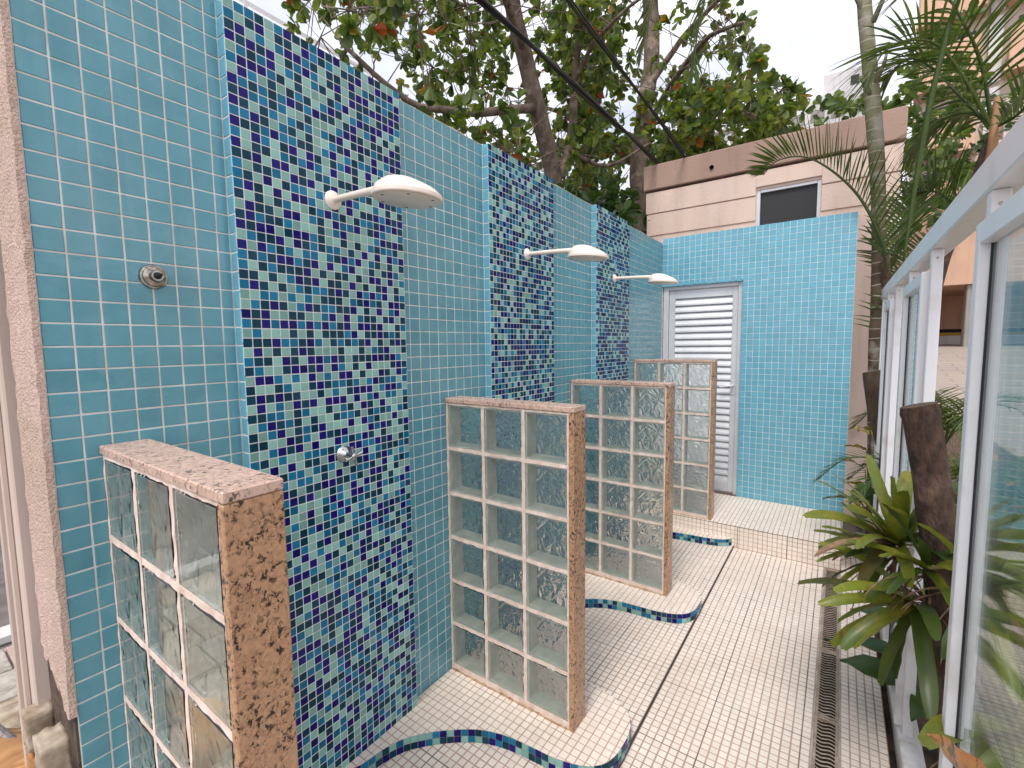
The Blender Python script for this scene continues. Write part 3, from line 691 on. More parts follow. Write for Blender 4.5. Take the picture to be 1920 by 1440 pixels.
g = thing('wall_tap', (0, -1.024, 1.645), 'round tarnished metal tap rose without handle on the plain blue tiles', 'tap')
Mx = Matrix.Translation((.0008, -1.024, 1.645)) @ Matrix.Rotation(math.pi / 2, 4, 'Y')
q = MB(); q.lathe([(.030, 0), (.030, .003), (.028, .006), (.0255, .0065), (.0235, .012), (.017, .016), (.0145, .017), (.0145, .026), (.0125, .030), (.001, .030)], Mx, 36); o = q.obj('rose', M_['oldmetal'], g); smooth_by_angle(o)
q = MB(); q.lathe([(.0085, .0302), (.008, .034), (.0045, .036), (.004, .052), (.001, .053)], Mx, 16); o = q.obj('spindle', M_['black'], g); smooth_by_angle(o)

# ------------------------------------------------------------------ ground and surroundings
w = MB(); w.box(-120, 120, -60, 4.0, -.6, -.31); w.box(-120, 120, 4.0, 150, -.6, -.31); w.obj('ground', M_['asphalt'], kind='structure', label='grey worn paving beyond the wall')
w = MB(); N_ = 26
for i in range(N_):
    for j in range(60):
        x, x2 = 1.602 + 1.3 * i / N_, 1.602 + 1.3 * (i + 1) / N_; y, y2 = -2 + .12 * j, -2 + .12 * (j + 1)
        h = lambda a, b: -.125 + .02 * noise.noise(V((a * 6, b * 6, 0))) + .012 * noise.noise(V((a * 25, b * 25, 3)))
        w.quad(V((x, y, h(x, y))), V((x2, y, h(x2, y))), V((x2, y2, h(x2, y2))), V((x, y2, h(x, y2))))
w.obj('garden_soil', M_['soil'], kind='structure', smooth=True)
w = MB()
for a, b, za, zb2 in ((-20, 4.2, -.16, -.10), (4.2, 7, -.10, .12), (7, 17, .12, 1.26), (17, 40, 1.26, 1.5)):
    w.quad(V((2.9, a, za)), V((30, a, za)), V((30, b, zb2)), V((2.9, b, zb2))); w.quad(V((2.9, a, -.5)), V((2.9, a, za)), V((2.9, b, zb2)), V((2.9, b, -.5)))
w.obj('driveway', M_['paving'], kind='structure', label='pale paved driveway sloping up behind the garden')
w = MB(); w.bbox(2.8, 2.9, -6, 4, -.3, -.02, .01); w.bbox(2.8, 2.9, 4.005, 14, -.3, .35, .01); w.obj('driveway_kerb', M_['stoneblk'], kind='structure')
# things past the open end of the wall
w = MB(); w.bbox(-2.80, -2.66, -6, 3.5, -.31, -.24, .015)
w.obj('white_kerb', M_['white2'], kind='structure')
pv = MB(); pv.box(-2.54, -.3, -5, -.3, -.305, -.27); pav = pv.obj('paver_bed', M_['cement'], kind='structure')
PVM = [M_['stoneblk'], M_['cement'], M_['plaster']]; pmesh = []
for mt in PVM: q = MB(); q.bbox(-.145, .145, -.095, .095, -.02, 0, .004); pmesh.append(q.mesh('paver', mt))
for i in range(7):
    for j in range(10):
        o = bpy.data.objects.new('paver', random.choice(pmesh)); COL.objects.link(o); adopt(o, pav); o.location = (-2.35 + .3 * i, -2.2 + .2 * j + .05 * (i % 2), -.25 + random.uniform(-.002, .002))
post = thing('door_post', (-.38, -1.24, -.25), 'pale aluminium door post beside the broken plastered wall end', 'post')
w = MB(); w.bbox(-.50, -.275, -1.262, -1.205, -.25, 3.2, .004); w.obj('profile', M_['postc'], post)
w = MB(); w.bbox(-.455, -.43, -1.274, -1.2625, -.25, 3.2, .002); w.bbox(-.345, -.33, -1.274, -1.2625, -.25, 3.2, .002); w.obj('track_ribs', M_['postc'], post)
w = MB(); w.tube([(-.52, -1.22, .20), (-1.6, -1.35, .05)], .014, 10); w.tube([(-1.6, -1.35, .05), (-1.6, -1.35, -.25)], .014, 8); w.obj('low_rail', M_['oldmetal'], label='thin metal bar behind the door post', cat='rail')
def rock(name, c, s_, m_, sub, label, cat):
    import bmesh
    bm = bmesh.new(); bmesh.ops.create_cube(bm, size=1); bmesh.ops.subdivide_edges(bm, edges=bm.edges[:], cuts=sub, use_grid_fill=True)
    for v in bm.verts:
        n_ = noise.noise(v.co * 3.1 + V(c) * 5) * .10 + noise.noise(v.co * 9 + V(c)) * .05
        v.co = V((v.co.x * s_[0], v.co.y * s_[1], v.co.z * s_[2])) * (1 + n_)
    me = bpy.data.meshes.new(name); bm.to_mesh(me); bm.free(); me.materials.append(m_)
    me.polygons.foreach_set('use_smooth', [True] * len(me.polygons)); o = bpy.data.objects.new(name, me); COL.objects.link(o); o.location = c; tag(o, label, cat); return o
rock('stone_block', (-.115, -1.262, .50), (.085, .05, .085), M_['stoneblk'], 7, 'pale stone block against the foot of the broken wall end', 'stone')
rock('rubble_stone', (-.265, -1.262, .12), (.055, .05, .62), M_['wood'], 7, 'orange brown masonry stub beside the door post', 'stone')
rock('loose_stone', (-.265, -1.262, .50), (.06, .05, .09), M_['stoneblk'], 6, 'small pale stone lying on the masonry stub beside the door post', 'stone')
rock('brick_pier', (-.105, -1.262, .10), (.085, .05, .66), M_['plaster'], 7, 'rough pinkish pier below the pale stone block', 'pier')
w = MB(); w.box(-.249, -.002, Y0 - .005, Y0 - .0004, -.2, .72); w.obj('recess_shade_panel', M_['soil'], wall)  # dark mossy panel standing in for shade in the hollow below the plaster
w = MB(); w.tube([(-1.0, -1.30, .02), (-.62, -1.27, .10), (-.30, -1.33, .22), (-.18, -1.37, .26)], [.10, .13, .12, .10], 16); w.obj('cut_log', M_['wood'], label='orange brown cut log at the bottom left corner', cat='log', smooth=True)

# pink annex building behind the door wall
an = thing('annex_building', (.6, 4.1, -.3), 'pink rendered annex with taupe parapet behind the blue door wall', 'building')
w = MB(); x0, x1 = -.50, 1.76; wx0, wx1, wz0, wz1 = .63, 1.185, 2.45, 3.02
w.box(x0, wx0, 4.0, 7.9, -.3, 3.2); w.box(wx1, x1, 4.0, 7.9, -.3, 3.2); w.box(wx0, wx1, 4.0, 7.9, -.3, wz0); w.box(wx0, wx1, 4.0, 7.9, wz1, 3.2); w.box(wx0, wx1, 4.12, 7.9, wz0, wz1); w.obj('wall', M_['pink'], an)
w = MB(); w.bbox(x0 - .045, x1 + .035, 3.955, 7.95, 3.225, 3.50, .008); w.obj('parapet', M_['taupe'], an)
w = MB()
for z, p in ((2.965, .020), (2.715, .012), (2.4, .011)):
    w.bbox(x0 - p, wx0 - .004, 4.0 - p, 4.001, z, z + (.235 if z > 2.9 else .24), .003); w.bbox(wx1 + .004, x1 + p, 4.0 - p, 4.001, z, z + (.235 if z > 2.9 else .24), .003)
    if z > 2.9: w.bbox(wx0 - .0035, wx1 + .0035, 4.0 - p, 4.001, 3.045, z + .235, .003)
w.obj('cladding_band', M_['pink'], an)
fr = MB(); fr.bbox(wx0, wx0 + .035, 4.01, 4.07, wz0, wz1, .002); fr.bbox(wx1 - .03, wx1, 4.01, 4.07, wz0, wz1, .002); fr.bbox(wx0 + .0355, wx1 - .0305, 4.01, 4.07, wz1 - .03, wz1, .002)
f_ = fr.obj('window_frame', M_['alu'], an); q = MB(); q.box(wx0 + .03, wx1 - .025, 4.04, 4.05, wz0, wz1 - .02); q.obj('window_screen', M_['darkscreen'], an)
q = MB(); q.lathe([(.018, 0), (.018, .05), (.022, .05), (.022, 0)], Matrix.Translation((.20, 3.94, 3.33)) @ Matrix.Rotation(-math.pi / 2, 4, 'X'), 16); q.obj('drain_spout', M_['black'], an)

# tall pink apartment tower far to the right
tw = thing('apartment_tower', (16, 32, 0), 'tall peach apartment tower with stacked balconies rising behind the palm', 'building')
TR = Matrix.Translation((3.9, 30, 0)) @ Matrix.Rotation(math.radians(-9), 4, 'Z')
w = MB(); w.box(0, 34, 0, 14, -1, 62, M=TR); w.obj('wall', M_['peach2'], tw)
for fl in range(17):
    z = 4.2 + 3.05 * fl
    for k, (a, b, d) in enumerate(((.15, 2.3, 1.15), (3.2, 6.4, .9), (7.6, 10.4, 1.2), (11.4, 14.4, .9), (15.6, 19, 1.1))):
        q = MB(); q.bbox(a, b, -d, -d + .12, z, z + 1.75, .03, M=TR); q.bbox(a, a + .12, -d + .121, 0, z, z + 1.2, .02, M=TR); q.bbox(b - .12, b, -d + .121, 0, z, z + 1.2, .02, M=TR); q.box(a - .12, b + .1, -d - .06, 0, z - .16, z - .001, M=TR)
        q.obj('balcony', M_['peach'] if (fl * 3 + k) % 7 else M_['peach2'], tw)
        q = MB(); q.box(a + .25, b - .2, -.06, -.01, z + .1, z + 2.4, M=TR); q.obj('window', M_['darkglass'], tw)
    q = MB(); q.box(2.55, 3.0, -.25, -.005, z - .2, z + 2.6, M=TR); q.obj('white_pier', M_['offwhite'], tw)
    q = MB(); q.lathe([(.2, 0), (.5, .1), (.5, .35), (.2, .45)], TR @ Matrix.Translation((2.8, -.6, z + .3)), 14)
    if fl % 3 == 1: q.obj('planter', M_['offwhite'], tw)
# garage podium under it
gr_ = thing('garage', (6, 17, 1.2), 'dark open garage with white columns and yellow black stripe behind the fence', 'garage')
w = MB(); w.box(2.9, 16, 17.0, 22, 3.05, 5.2); w.box(2.9, 3.15, 17.0, 22, 1.2, 3.05); w.box(2.9, 16, 21.6, 22, 1.2, 3.05); w.obj('wall', M_['peach'], gr_)
w = MB(); w.box(3.16, 16, 21.2, 21.59, 1.2, 1.62); w.obj('white_dado', M_['offwhite'], gr_)
w = MB(); w.box(3.16, 16, 21.17, 21.195, 1.62, 1.72); w.obj('yellow_stripe', M_['yellow'], gr_)
w = MB(); w.box(3.16, 16, 21.17, 21.195, 1.725, 1.85); w.obj('black_stripe', M_['black'], gr_)
for k, x in enumerate((4.3, 6.4, 8.6, 11)):
    w = MB(); w.bbox(x, x + .35, 17.1, 17.5, 1.2, 3.049, .02); w.obj('column', M_['garagewall'], gr_)
# white car in front of the garage
car = thing('parked_car', (6.6, 12.5, .70), 'white car parked on the sloping driveway seen through the fence glass', 'car')
pr = [(-2.1, .35), (-2.12, .75), (-1.9, .88), (-1.25, .93), (-.75, 1.38), (.55, 1.42), (1.35, 1.0), (1.95, .92), (2.1, .7), (2.08, .35)]
CM = Matrix.Translation((6.6, 12.5, .70)) @ Matrix.Rotation(math.radians(75), 4, 'Z')
w = MB(); rings = []
for yy, sc_ in ((-.84, .93), (-.78, 1), (-.62, 1.0), (.62, 1.0), (.78, 1), (.84, .93)):
    rings.append([CM @ V((x * (1 if abs(yy) < .8 else .985), yy * (1 if z < 1 else .80), .35 + (z - .35) * (sc_ if z > 1 else 1))) for x, z in pr])
for i in range(5):
    for k in range(len(pr)):
        k2 = (k + 1) % len(pr); w.quad(rings[i][k], rings[i][k2], rings[i + 1][k2], rings[i + 1][k])
w.poly(rings[0][::-1]); w.poly(rings[-1]); o = w.obj('body', M_['carpaint'], car); smooth_by_angle(o, 50)
w = MB()
for sx_ in (-1, 1): w.poly([CM @ V(p) for p in ((-1.1, sx_ * .80, .95), (.95, sx_ * .80, .98), (.5, sx_ * .70, 1.34), (-.7, sx_ * .70, 1.31))])
w.poly([CM @ V(p) for p in ((1.3, -.62, 1.035), (1.3, .62, 1.035), (.62, .58, 1.40), (.62, -.58, 1.40))]); w.poly([CM @ V(p) for p in ((-1.27, -.62, .96), (-1.27, .62, .96), (-.8, .58, 1.36), (-.8, -.58, 1.36))])
w.obj('windows', M_['darkglass'], car)
for x, yy in ((-1.3, -.8), (-1.3, .8), (1.3, -.8), (1.3, .8)):
    w = MB(); w.lathe([(.18, -.09), (.30, -.09), (.32, -.05), (.32, .05), (.30, .09), (.18, .09)], CM @ Matrix.Translation((x, yy, .32)) @ Matrix.Rotation(math.pi / 2, 4, 'X'), 20); w.obj('wheel', M_['rubber'], car)
# white buildings beyond the trees
b1 = thing('white_apartment_block', (1, 62, 0), 'distant white apartment block seen over the annex roof', 'building')
w = MB(); w.box(-4.5, 3.2, 60, 70, -1, 27.5); w.box(-1.2, 2.2, 61, 69, 27.5, 30); w.obj('wall', M_['offwhite'], b1)
for r in range(4):
    for c in range(4):
        w = MB(); w.box(-4 + 1.8 * c, -2.75 + 1.8 * c, 59.93, 60.02, 25 - 3 * r, 26.2 - 3 * r); w.obj('window', M_['garagewall'], b1)
w = MB(); w.box(1.2, 1.9, 59.93 + 1, 61.02, 28.3, 29.2); w.obj('vent', M_['darkglass'], b1)
b2 = thing('terraced_white_house', (-12, 30, 0), 'pale house far behind the tree trunks', 'building')
w = MB(); w.box(-14, -6, 38, 46, -1, 17.5); w.box(-14.3, -5.8, 37.7, 46.2, 17.5, 18); w.obj('wall', M_['offwhite'], b2)
for c in range(4): w = MB(); w.box(-13 + 1.9 * c, -11.9 + 1.9 * c, 37.93, 38.02, 14.5, 16.2); w.obj('window', M_['garagewall'], b2)
b3 = thing('white_terrace_building', (-8, 4, 0), 'white building with roof terrace railing at the upper left behind the wall', 'building')
w = MB(); w.box(-12, -6.2, -3.5, 4.9, -.3, 5.7); w.obj('wall', M_['offwhite'], b3)
w = MB()
for z in (6.15, 6.45, 6.75): w.box(-6.3, -6.26, -3.5, 4.9, z, z + .05)
for k in range(8): w.box(-6.3, -6.25, -3.4 + 1.15 * k, -3.35 + 1.15 * k, 5.7, 6.8)
w.obj('railing', M_['white'], b3)

# ------------------------------------------------------------------ glass fence
fe = thing('glass_fence', (1.66, 0, 0), 'white framed glass fence with broad top rail along the planting bed', 'fence')
w = MB(); w.bbox(1.632, 1.70, -3.0, 3.05, 1.775, 1.852, .004); w.obj('top_rail', M_['white'], fe)
w = MB(); w.bbox(1.626, 1.692, -3.0, 3.05, -.11, 0.0, .004); w.obj('base_beam', M_['white2'], fe)
for y in (-1.3, -.66, -.06, .70, 1.32, 1.96, 2.48, 2.98):
    w = MB(); w.bbox(1.6375, 1.668, y - .019, y + .019, .0005, 1.7745, .002); p_ = w.obj('post', M_['white'], fe)
    w = MB(); w.lathe([(.004, 0), (.0035, .0015), (.001, .002)], Matrix.Translation((1.652, y - .0192, 1.745)) @ Matrix.Rotation(math.pi / 2, 4, 'X'), 10); w.obj('screw', M_['oldmetal'], p_)
for a, b in ((-.70 - .62, -.085), (.722, 1.298), (1.985, 2.46)):
    w = MB(); z0, z1, xa, xb = .006, 1.705, 1.617, 1.648
    w.bbox(xa, xb, a, a + .036, z0, z1, .002); w.bbox(xa, xb, b - .036, b, z0, z1, .002); w.bbox(xa, xb, a + .0365, b - .0365, z1 - .045, z1, .002); w.bbox(xa, xb, a + .0365, b - .0365, z0, z0 + .05, .002)
    p_ = w.obj('panel_frame', M_['white'], fe)
    w = MB(); 
    for (u0, u1, v0, v1) in ((a + .034, a + .040, z0 + .048, z1 - .043), (b - .040, b - .034, z0 + .048, z1 - .043)): q = MB(); q.box(1.6345, 1.6425, u0 + .0015, u1 - .0015, v0, v1); q.obj('rubber_gasket', M_['rubber'], p_)
    w = MB(); w.box(1.6365, 1.6405, a + .036, b - .036, z0 + .05, z1 - .045); w.obj('pane', M_['pane'], p_)

# ------------------------------------------------------------------ plants
def bez(P, n):
    """Catmull-Rom through the control points."""
    P = [V(p) for p in P]; o = []
    for i in range(n + 1):
        t = i / n * (len(P) - 1); k = min(int(t), len(P) - 2); t -= k
        p0, p1, p2, p3 = P[max(k - 1, 0)], P[k], P[k + 1], P[min(k + 2, len(P) - 1)]
        o.append(.5 * ((2 * p1) + (-p0 + p2) * t + (2 * p0 - 5 * p1 + 4 * p2 - p3) * t * t + (-p0 + 3 * p1 - 3 * p2 + p3) * t ** 3))
    return o
def leaflet(mb_, p, d, L_, wd, nrm, droop=.35, seg=4, m_=0):
    d = d.normalized(); s_ = d.cross(nrm)
    if s_.length < 1e-3: s_ = d.orthogonal()
    s_.normalize(); n = len(mb_.v); q = p.copy(); prof = (.35, 1, .9, .6, .08) if seg == 4 else (.4, 1, .1)
    for i in range(seg + 1):
        ww = wd * prof[i] / 2; up_ = s_.cross(d).normalized()
        mb_.v += [q - s_ * ww, q + up_ * (-.25 * ww), q + s_ * ww]
        d = (d + V((0, 0, -droop / seg))).normalized(); q = q + d * (L_ / seg)
    for i in range(seg):
        for k in (0, 1): a = n + 3 * i + k; mb_.f.append((a, a + 1, a + 4, a + 3)); mb_.m.append(m_)
def frond(parent, P, r0=.012, nl=46, L0=.45, wd=.022, droop=.5, start=.12, up=.35, mat_='palm', upright=0, name='frond'):
    pts = bez(P, 40); q = MB(); q.tube(pts, [r0 * (1 - .85 * i / 40) + .001 for i in range(41)], 6)
    o = q.obj(name, M_[mat_], parent, smooth=True); lf = MB()
    for k in range(nl):
        t = start + (1 - start) * (k + .5) / nl; i = min(int(t * 40), 39); p = pts[i].lerp(pts[i + 1], t * 40 - i); T_ = (pts[i + 1] - pts[i]).normalized()
        sd_ = T_.cross(V((0, 0, 1)));
        if sd_.length < .1: sd_ = V((1, 0, 0))
        sd_.normalize(); un = sd_.cross(T_).normalized(); ln = L0 * (math.sin(math.pi * min(1, .18 + .80 * t)) ** .7 * .85 + .15) * random.uniform(.88, 1.08)
        for s_ in (-1, 1):
            d = sd_ * s_ * (1 - .45 * t) + T_ * (.45 + .65 * t) + un * (up + random.uniform(-.08, .08)) + V((0, 0, upright))
            leaflet(lf, p + un * random.uniform(0, .003), d + V((random.gauss(0, .05), random.gauss(0, .05), random.gauss(0, .05))), ln, wd * random.uniform(.8, 1.1), un, droop * random.uniform(.6, 1.3))
    l_ = lf.obj('leaflets', M_[mat_], None, kind='stuff'); l_.parent = o; return o
random.seed(21)
# tall ringed palm
p1 = thing('tall_palm', (1.68, 3.15, -.15), 'tall slim ringed palm trunk rising at the end of the blue door wall', 'palm')
tp = bez([(1.69, 3.15, -.15), (1.655, 3.15, .6), (1.63, 3.15, 1.25), (1.622, 3.15, 1.63), (1.604, 3.15, 2.28), (1.565, 3.15, 2.85), (1.505, 3.15, 3.44), (1.44, 3.15, 4.04), (1.41, 3.15, 4.6), (1.40, 3.15, 5.2)], 60)
w = MB(); w.tube(tp, [(.052 if i < 20 else .046 + .006 * math.exp(-((p.z - 3.1) / .35) ** 2)) + .0014 * (i % 2) for i, p in enumerate(tp)], 16); w.obj('trunk', M_['palmtrunk'], p1, smooth=True)
w = MB(); w.tube([(1.44, 3.13, 3.95), (1.37, 3.10, 4.10), (1.30, 3.08, 4.3)], [.02, .014, .010], 8); w.tube([(1.50, 3.13, 3.85), (1.58, 3.1, 4.05), (1.64, 3.08, 4.3)], [.02, .014, .010], 8); w.tube([(1.51, 3.12, 3.32), (1.455, 3.10, 3.44), (1.44, 3.1, 3.46)], [.022, .016, .012], 8); w.tube([(1.53, 3.12, 3.40), (1.58, 3.10, 3.52), (1.60, 3.1, 3.66)], [.022, .012, .004], 8)
w.obj('leaf_stalks', M_['palmtrunk'], p1, smooth=True)
frond(p1, [(1.40, 3.15, 5.1), (1.1, 3.1, 5.5), (.70, 3.0, 5.25), (.43, 3.0, 4.75), (.29, 3.0, 4.3), (.23, 3.0, 3.78)], L0=.42, nl=54, droop=.9)
frond(p1, [(1.40, 3.15, 5.1), (.8, 3.3, 5.75), (.07, 3.5, 5.7), (-.22, 3.5, 5.2), (-.35, 3.5, 4.8), (-.43, 3.5, 4.45)], L0=.42, nl=54, droop=.9)
frond(p1, [(1.40, 3.15, 5.1), (1.6, 3.5, 5.7), (1.9, 4.1, 5.9), (2.3, 4.6, 5.6)], L0=.42, nl=50, droop=.9)
# palm with wide arching fronds
p2 = thing('arching_palm', (1.93, 3.0, -.12), 'palm with orange sheath and wide arching fronds above the white rail', 'palm')
tp = bez([(1.82, 3.0, -.15), (1.86, 3.0, 1.03), (1.90, 3.0, 1.61), (1.95, 3.0, 1.98), (1.99, 3.0, 2.15), (2.10, 3.0, 2.53), (2.16, 3.0, 2.80)], 40)
w = MB(); w.tube(tp, [.046 - .012 * i / 40 for i in range(41)], 14); w.obj('trunk', M_['bark_dark'], p2, smooth=True)
w = MB(); w.tube(bez([(2.13, 2.97, 2.45), (2.16, 2.97, 2.65), (2.165, 2.98, 2.86), (2.17, 2.99, 3.05)], 10), [.045, .042, .038, .034, .03, .027, .024, .022, .02, .018, .014], 12); w.obj('sheath', M_['stem'], p2, smooth=True)
for P, L0, dr, upx in (([(2.16, 3.0, 2.86), (2.0, 2.9, 3.17), (1.84, 2.8, 3.4), (1.67, 2.7, 3.44), (1.55, 2.65, 3.38), (1.48, 2.6, 3.21)], .46, .7, .3),
          ([(2.16, 3.0, 2.86), (1.99, 3.0, 3.12), (1.86, 3.1, 3.38), (1.71, 3.1, 3.5), (1.59, 3.2, 3.44)], .42, .9, .2),
          ([(2.16, 3.0, 2.86), (2.07, 2.9, 3.25), (1.94, 2.8, 3.54), (1.8, 2.8, 3.83), (1.72, 2.8, 3.85)], .50, .8, .2),
          ([(2.16, 3.0, 2.86), (2.25, 2.9, 2.88), (2.35, 2.8, 2.98), (2.5, 2.7, 2.9)], .45, 1.0, .1),
          ([(2.15, 3.0, 2.86), (2.08, 3.0, 2.97), (1.98, 3.05, 3.02), (1.86, 3.1, 2.98), (1.75, 3.15, 2.84)], .36, 1.1, 0),
          ([(2.18, 3.2, 2.35), (2.04, 3.3, 2.47), (1.92, 3.3, 2.58), (1.80, 3.4, 2.60), (1.72, 3.5, 2.5)], .36, -.25, .9),
          ([(2.16, 3.0, 2.86), (2.4, 3.4, 3.2), (2.6, 3.8, 3.2), (2.8, 4.1, 2.9)], .45, .9, .2)):
    frond(p2, P, L0=L0 * 1.12, nl=31, droop=dr * .6, up=upx, r0=.012, wd=.019)
w = MB(); S_ = bez([(1.91, 2.7, 3.63), (1.82, 2.7, 3.08), (1.77, 2.75, 2.57), (1.73, 2.8, 2.02)], 16)
w.tube(S_, [.006 + .011 * math.sin(math.pi * min(1, .15 + i / 19)) for i in range(17)], 8); w.obj('spathe', M_['palm'], p2, smooth=True, label='long dark folded young leaf hanging down')
# low palm by the annex
p3 = thing('young_palm', (1.74, 3.45, -.15), 'young palm whose frond arches over the top of the blue door wall', 'palm')
w = MB(); w.tube(bez([(1.76, 3.45, -.15), (1.74, 3.4, 1.0), (1.68, 3.2, 1.7), (1.64, 3.0, 2.10)], 16), [.03] * 17, 10); w.obj('trunk', M_['bark_stump'], p3, smooth=True)
frond(p3, [(1.66, 3.1, 1.9), (1.62, 2.95, 2.16), (1.49, 2.9, 2.48), (1.32, 2.9, 2.72), (1.12, 2.9, 2.89), (.93, 2.9, 2.91), (.83, 2.9, 2.82)], L0=.38, nl=50, droop=.25, up=.8, upright=.55, wd=.024)
frond(p3, [(1.66, 3.1, 1.9), (1.72, 3.15, 2.2), (1.80, 3.3, 2.45), (1.88, 3.4, 2.62)], L0=.34, nl=36, droop=.3, up=.4, wd=.018)
frond(p3, [(1.66, 3.1, 1.9), (1.80, 3.3, 2.1), (1.95, 3.5, 2.25), (2.1, 3.6, 2.3)], L0=.34, nl=36, droop=.3, up=.4, wd=.018)
frond(p3, [(1.68, 3.2, 1.4), (1.72, 3.15, 1.75), (1.80, 3.2, 2.0), (1.95, 3.2, 2.12)], L0=.3, nl=30, droop=.5, up=.3, wd=.018)
for k, (x, y, z, s_) in enumerate(((2.35, 2.6, .55, 1), (2.2, 4.2, 1.0, 1.2), (1.85, 2.35, .8, .8))):
    fp = thing('fern_palm', (x, y, -.12), ['feathery dark green palm shrub behind the stump', 'larger feathery shrub behind the tall palm', 'small feathery plant at the foot of the tall palm'][k], 'shrub')
    w = MB(); w.tube([(x, y, -.12), (x, y, z * .5)], [.03, .02], 8); w.obj('stem', M_['bark_stump'], fp)
    for j in range(10):
        a = j * .63 + k; l_ = .55 * s_ * random.uniform(.8, 1.1)
        frond(fp, [(x, y, z * .5), (x + .3 * l_ * math.cos(a), y + .3 * l_ * math.sin(a), z * .5 + .55 * l_), (x + .8 * l_ * math.cos(a), y + .8 * l_ * math.sin(a), z * .5 + .6 * l_), (x + 1.15 * l_ * math.cos(a), y + 1.15 * l_ * math.sin(a), z * .5 + .25 * l_)], L0=.2 * s_, nl=26, r0=.006, wd=.014, droop=.4)
# stumps
def stump(name, P, r, m_, label, seed):
    pts = bez(P, 26); g = thing(name, P[0], label, 'tree stump'); q = MB(); n = 18; rs = []
    for i, p in enumerate(pts):
        for k in range(n):
            a = 2 * math.pi * k / n; rr = r * (1 + .10 * noise.noise(V((math.cos(a) * 1.2, math.sin(a) * 1.2, i * .25 + seed))) + .05 * noise.noise(V((math.cos(a) * 4, math.sin(a) * 4, i * .9 + seed)))) * (1.0 if i > 3 else 1.15)
            if i == 26: rr *= .93
            q.v.append(p + V((rr * math.cos(a), rr * math.sin(a), (.012 * math.cos(a) if i >= 25 else 0))))
    for i in range(26):
        for k in range(n): a = i * n + k; b = i * n + (k + 1) % n; q.f.append((a, b, b + n, a + n)); q.m.append(0)
    o = q.obj('trunk', m_, g, smooth=True)
    q2 = MB(); top = [q.v[26 * n + k] for k in range(n)]; c = sum(top, V()) / n - V((0, 0, .004))
    for k in range(n): q2.poly([top[k], top[(k + 1) % n], c])
    q2.obj('cut_face', M_['bark_stump'], g); return g
stump('tree_stump', [(1.755, .36, -.14), (1.715, .36, .4), (1.666, .37, .80), (1.631, .37, 1.05), (1.592, .37, 1.272)], .045, M_['bark_dark'], 'dark brown cut stump leaning in the fence gap above the bromeliads', 3)
stump('tree_stump', [(1.80, 2.6, -.14), (1.775, 2.6, .25), (1.735, 2.6, .51), (1.65, 2.6, .87), (1.585, 2.6, 1.255)], .062, M_['bark_stump'], 'slimmer brown cut stump in front of the tall palm trunk', 9)
# bromeliads
def strap(name, parent, P, d, L_, wd, droop, m_, twist=0, tip=1.0, blunt=True):
    q = MB(); d = V(d).normalized(); p = V(P); seg = 11; s_ = d.cross(V((0, 0, 1)))
    if s_.length < .05: s_ = V((1, 0, 0))
    s_.normalize(); s_ = (Matrix.Rotation(twist, 3, d) @ s_); sl = random.uniform(-.5, .5); tw = random.uniform(-.06, .06)
    for i in range(seg + 1):
        t = i / seg; ww = wd / 2 * (.78 + .30 * math.sin(math.pi * min(1, t * .8 + .1)))
        if blunt: ww *= 1 if t < .86 else 1 - .45 * (t - .86) / .14
        else: ww *= (1 - t) ** .6 + .03
        up_ = s_.cross(d).normalized(); ch = .42 * (1 - .6 * t); cut = d * (sl * ww if i == seg and blunt else 0); wv = .0016 * math.sin(t * 23 + P[0] * 90)
        q.v += [p - s_ * ww + up_ * (ww * ch + wv) - cut, p - s_ * ww * .5 + up_ * ww * ch * .25, p + (d * .006 if i == seg else V()), p + s_ * ww * .5 + up_ * ww * ch * .25, p + s_ * ww + up_ * (ww * ch - wv) + cut]
        d = (d + V((0, 0, -droop / seg * (.3 + 1.4 * t))) + V((random.gauss(0, .02), random.gauss(0, .02), 0))).normalized(); s_ = Matrix.Rotation(tw, 3, d) @ (s_ - d * s_.dot(d)).normalized(); p = p + d * (L_ / seg)
    for i in range(seg):
        for k in range(4): a = 5 * i + k; q.f.append((a, a + 1, a + 6, a + 5)); q.m.append(0)
    return q.obj(name, m_, parent, smooth=True)
def bromeliad(c, ax, n, L0, wd, label, spread=1.0, seed=1, dead=5):
    random.seed(seed); g = thing('bromeliad', c, label, 'bromeliad'); A = V(ax).normalized(); u = A.orthogonal().normalized(); v_ = A.cross(u)
    for k in range(n):
        t = k / n; a = k * 2.39996; th = (.18 + 1.28 * t ** .8) * spread
        d = A * math.cos(th) + (u * math.cos(a) + v_ * math.sin(a)) * math.sin(th)
        strap('leaf', g, V(c) + d * .008, d, L0 * (.72 + .45 * math.sin(math.pi * (.25 + .6 * t))) * random.uniform(.85, 1.12), wd * random.uniform(.8, 1.15), .45 + .5 * t + random.uniform(-.1, .3), random.choices((M_['brom'], M_['bromdark'], M_['dead']), (66, 28, 6))[0], random.uniform(-.3, .3))
    for k in range(dead):
        a = random.uniform(0, 6.28); d = (u * math.cos(a) + v_ * math.sin(a)) * .9 - V((0, 0, .6))
        strap('dry_leaf', g, V(c) - A * .03, d, L0 * random.uniform(.6, 1.25), wd * random.uniform(.15, .5), random.uniform(1, 2.5), M_['dead'], random.uniform(-1, 1), blunt=False)
    return g
bromeliad((1.575, .50, .78), (-.25, -.15, .95), 26, .245, .042, 'upper bromeliad with broad yellow green leaves tied left of the dark stump', .92, 4, 12)
bromeliad((1.63, .345, .78), (-.25, -.6, .7), 11, .17, .036, 'bromeliad wrapped round the front of the dark stump', 1.0, 31, 12)
bromeliad((1.56, .54, .72), (-.95, .05, .1), 18, .20, .020, 'small narrow leaved bromeliad pointing at the tiled landing', .95, 8, 12)
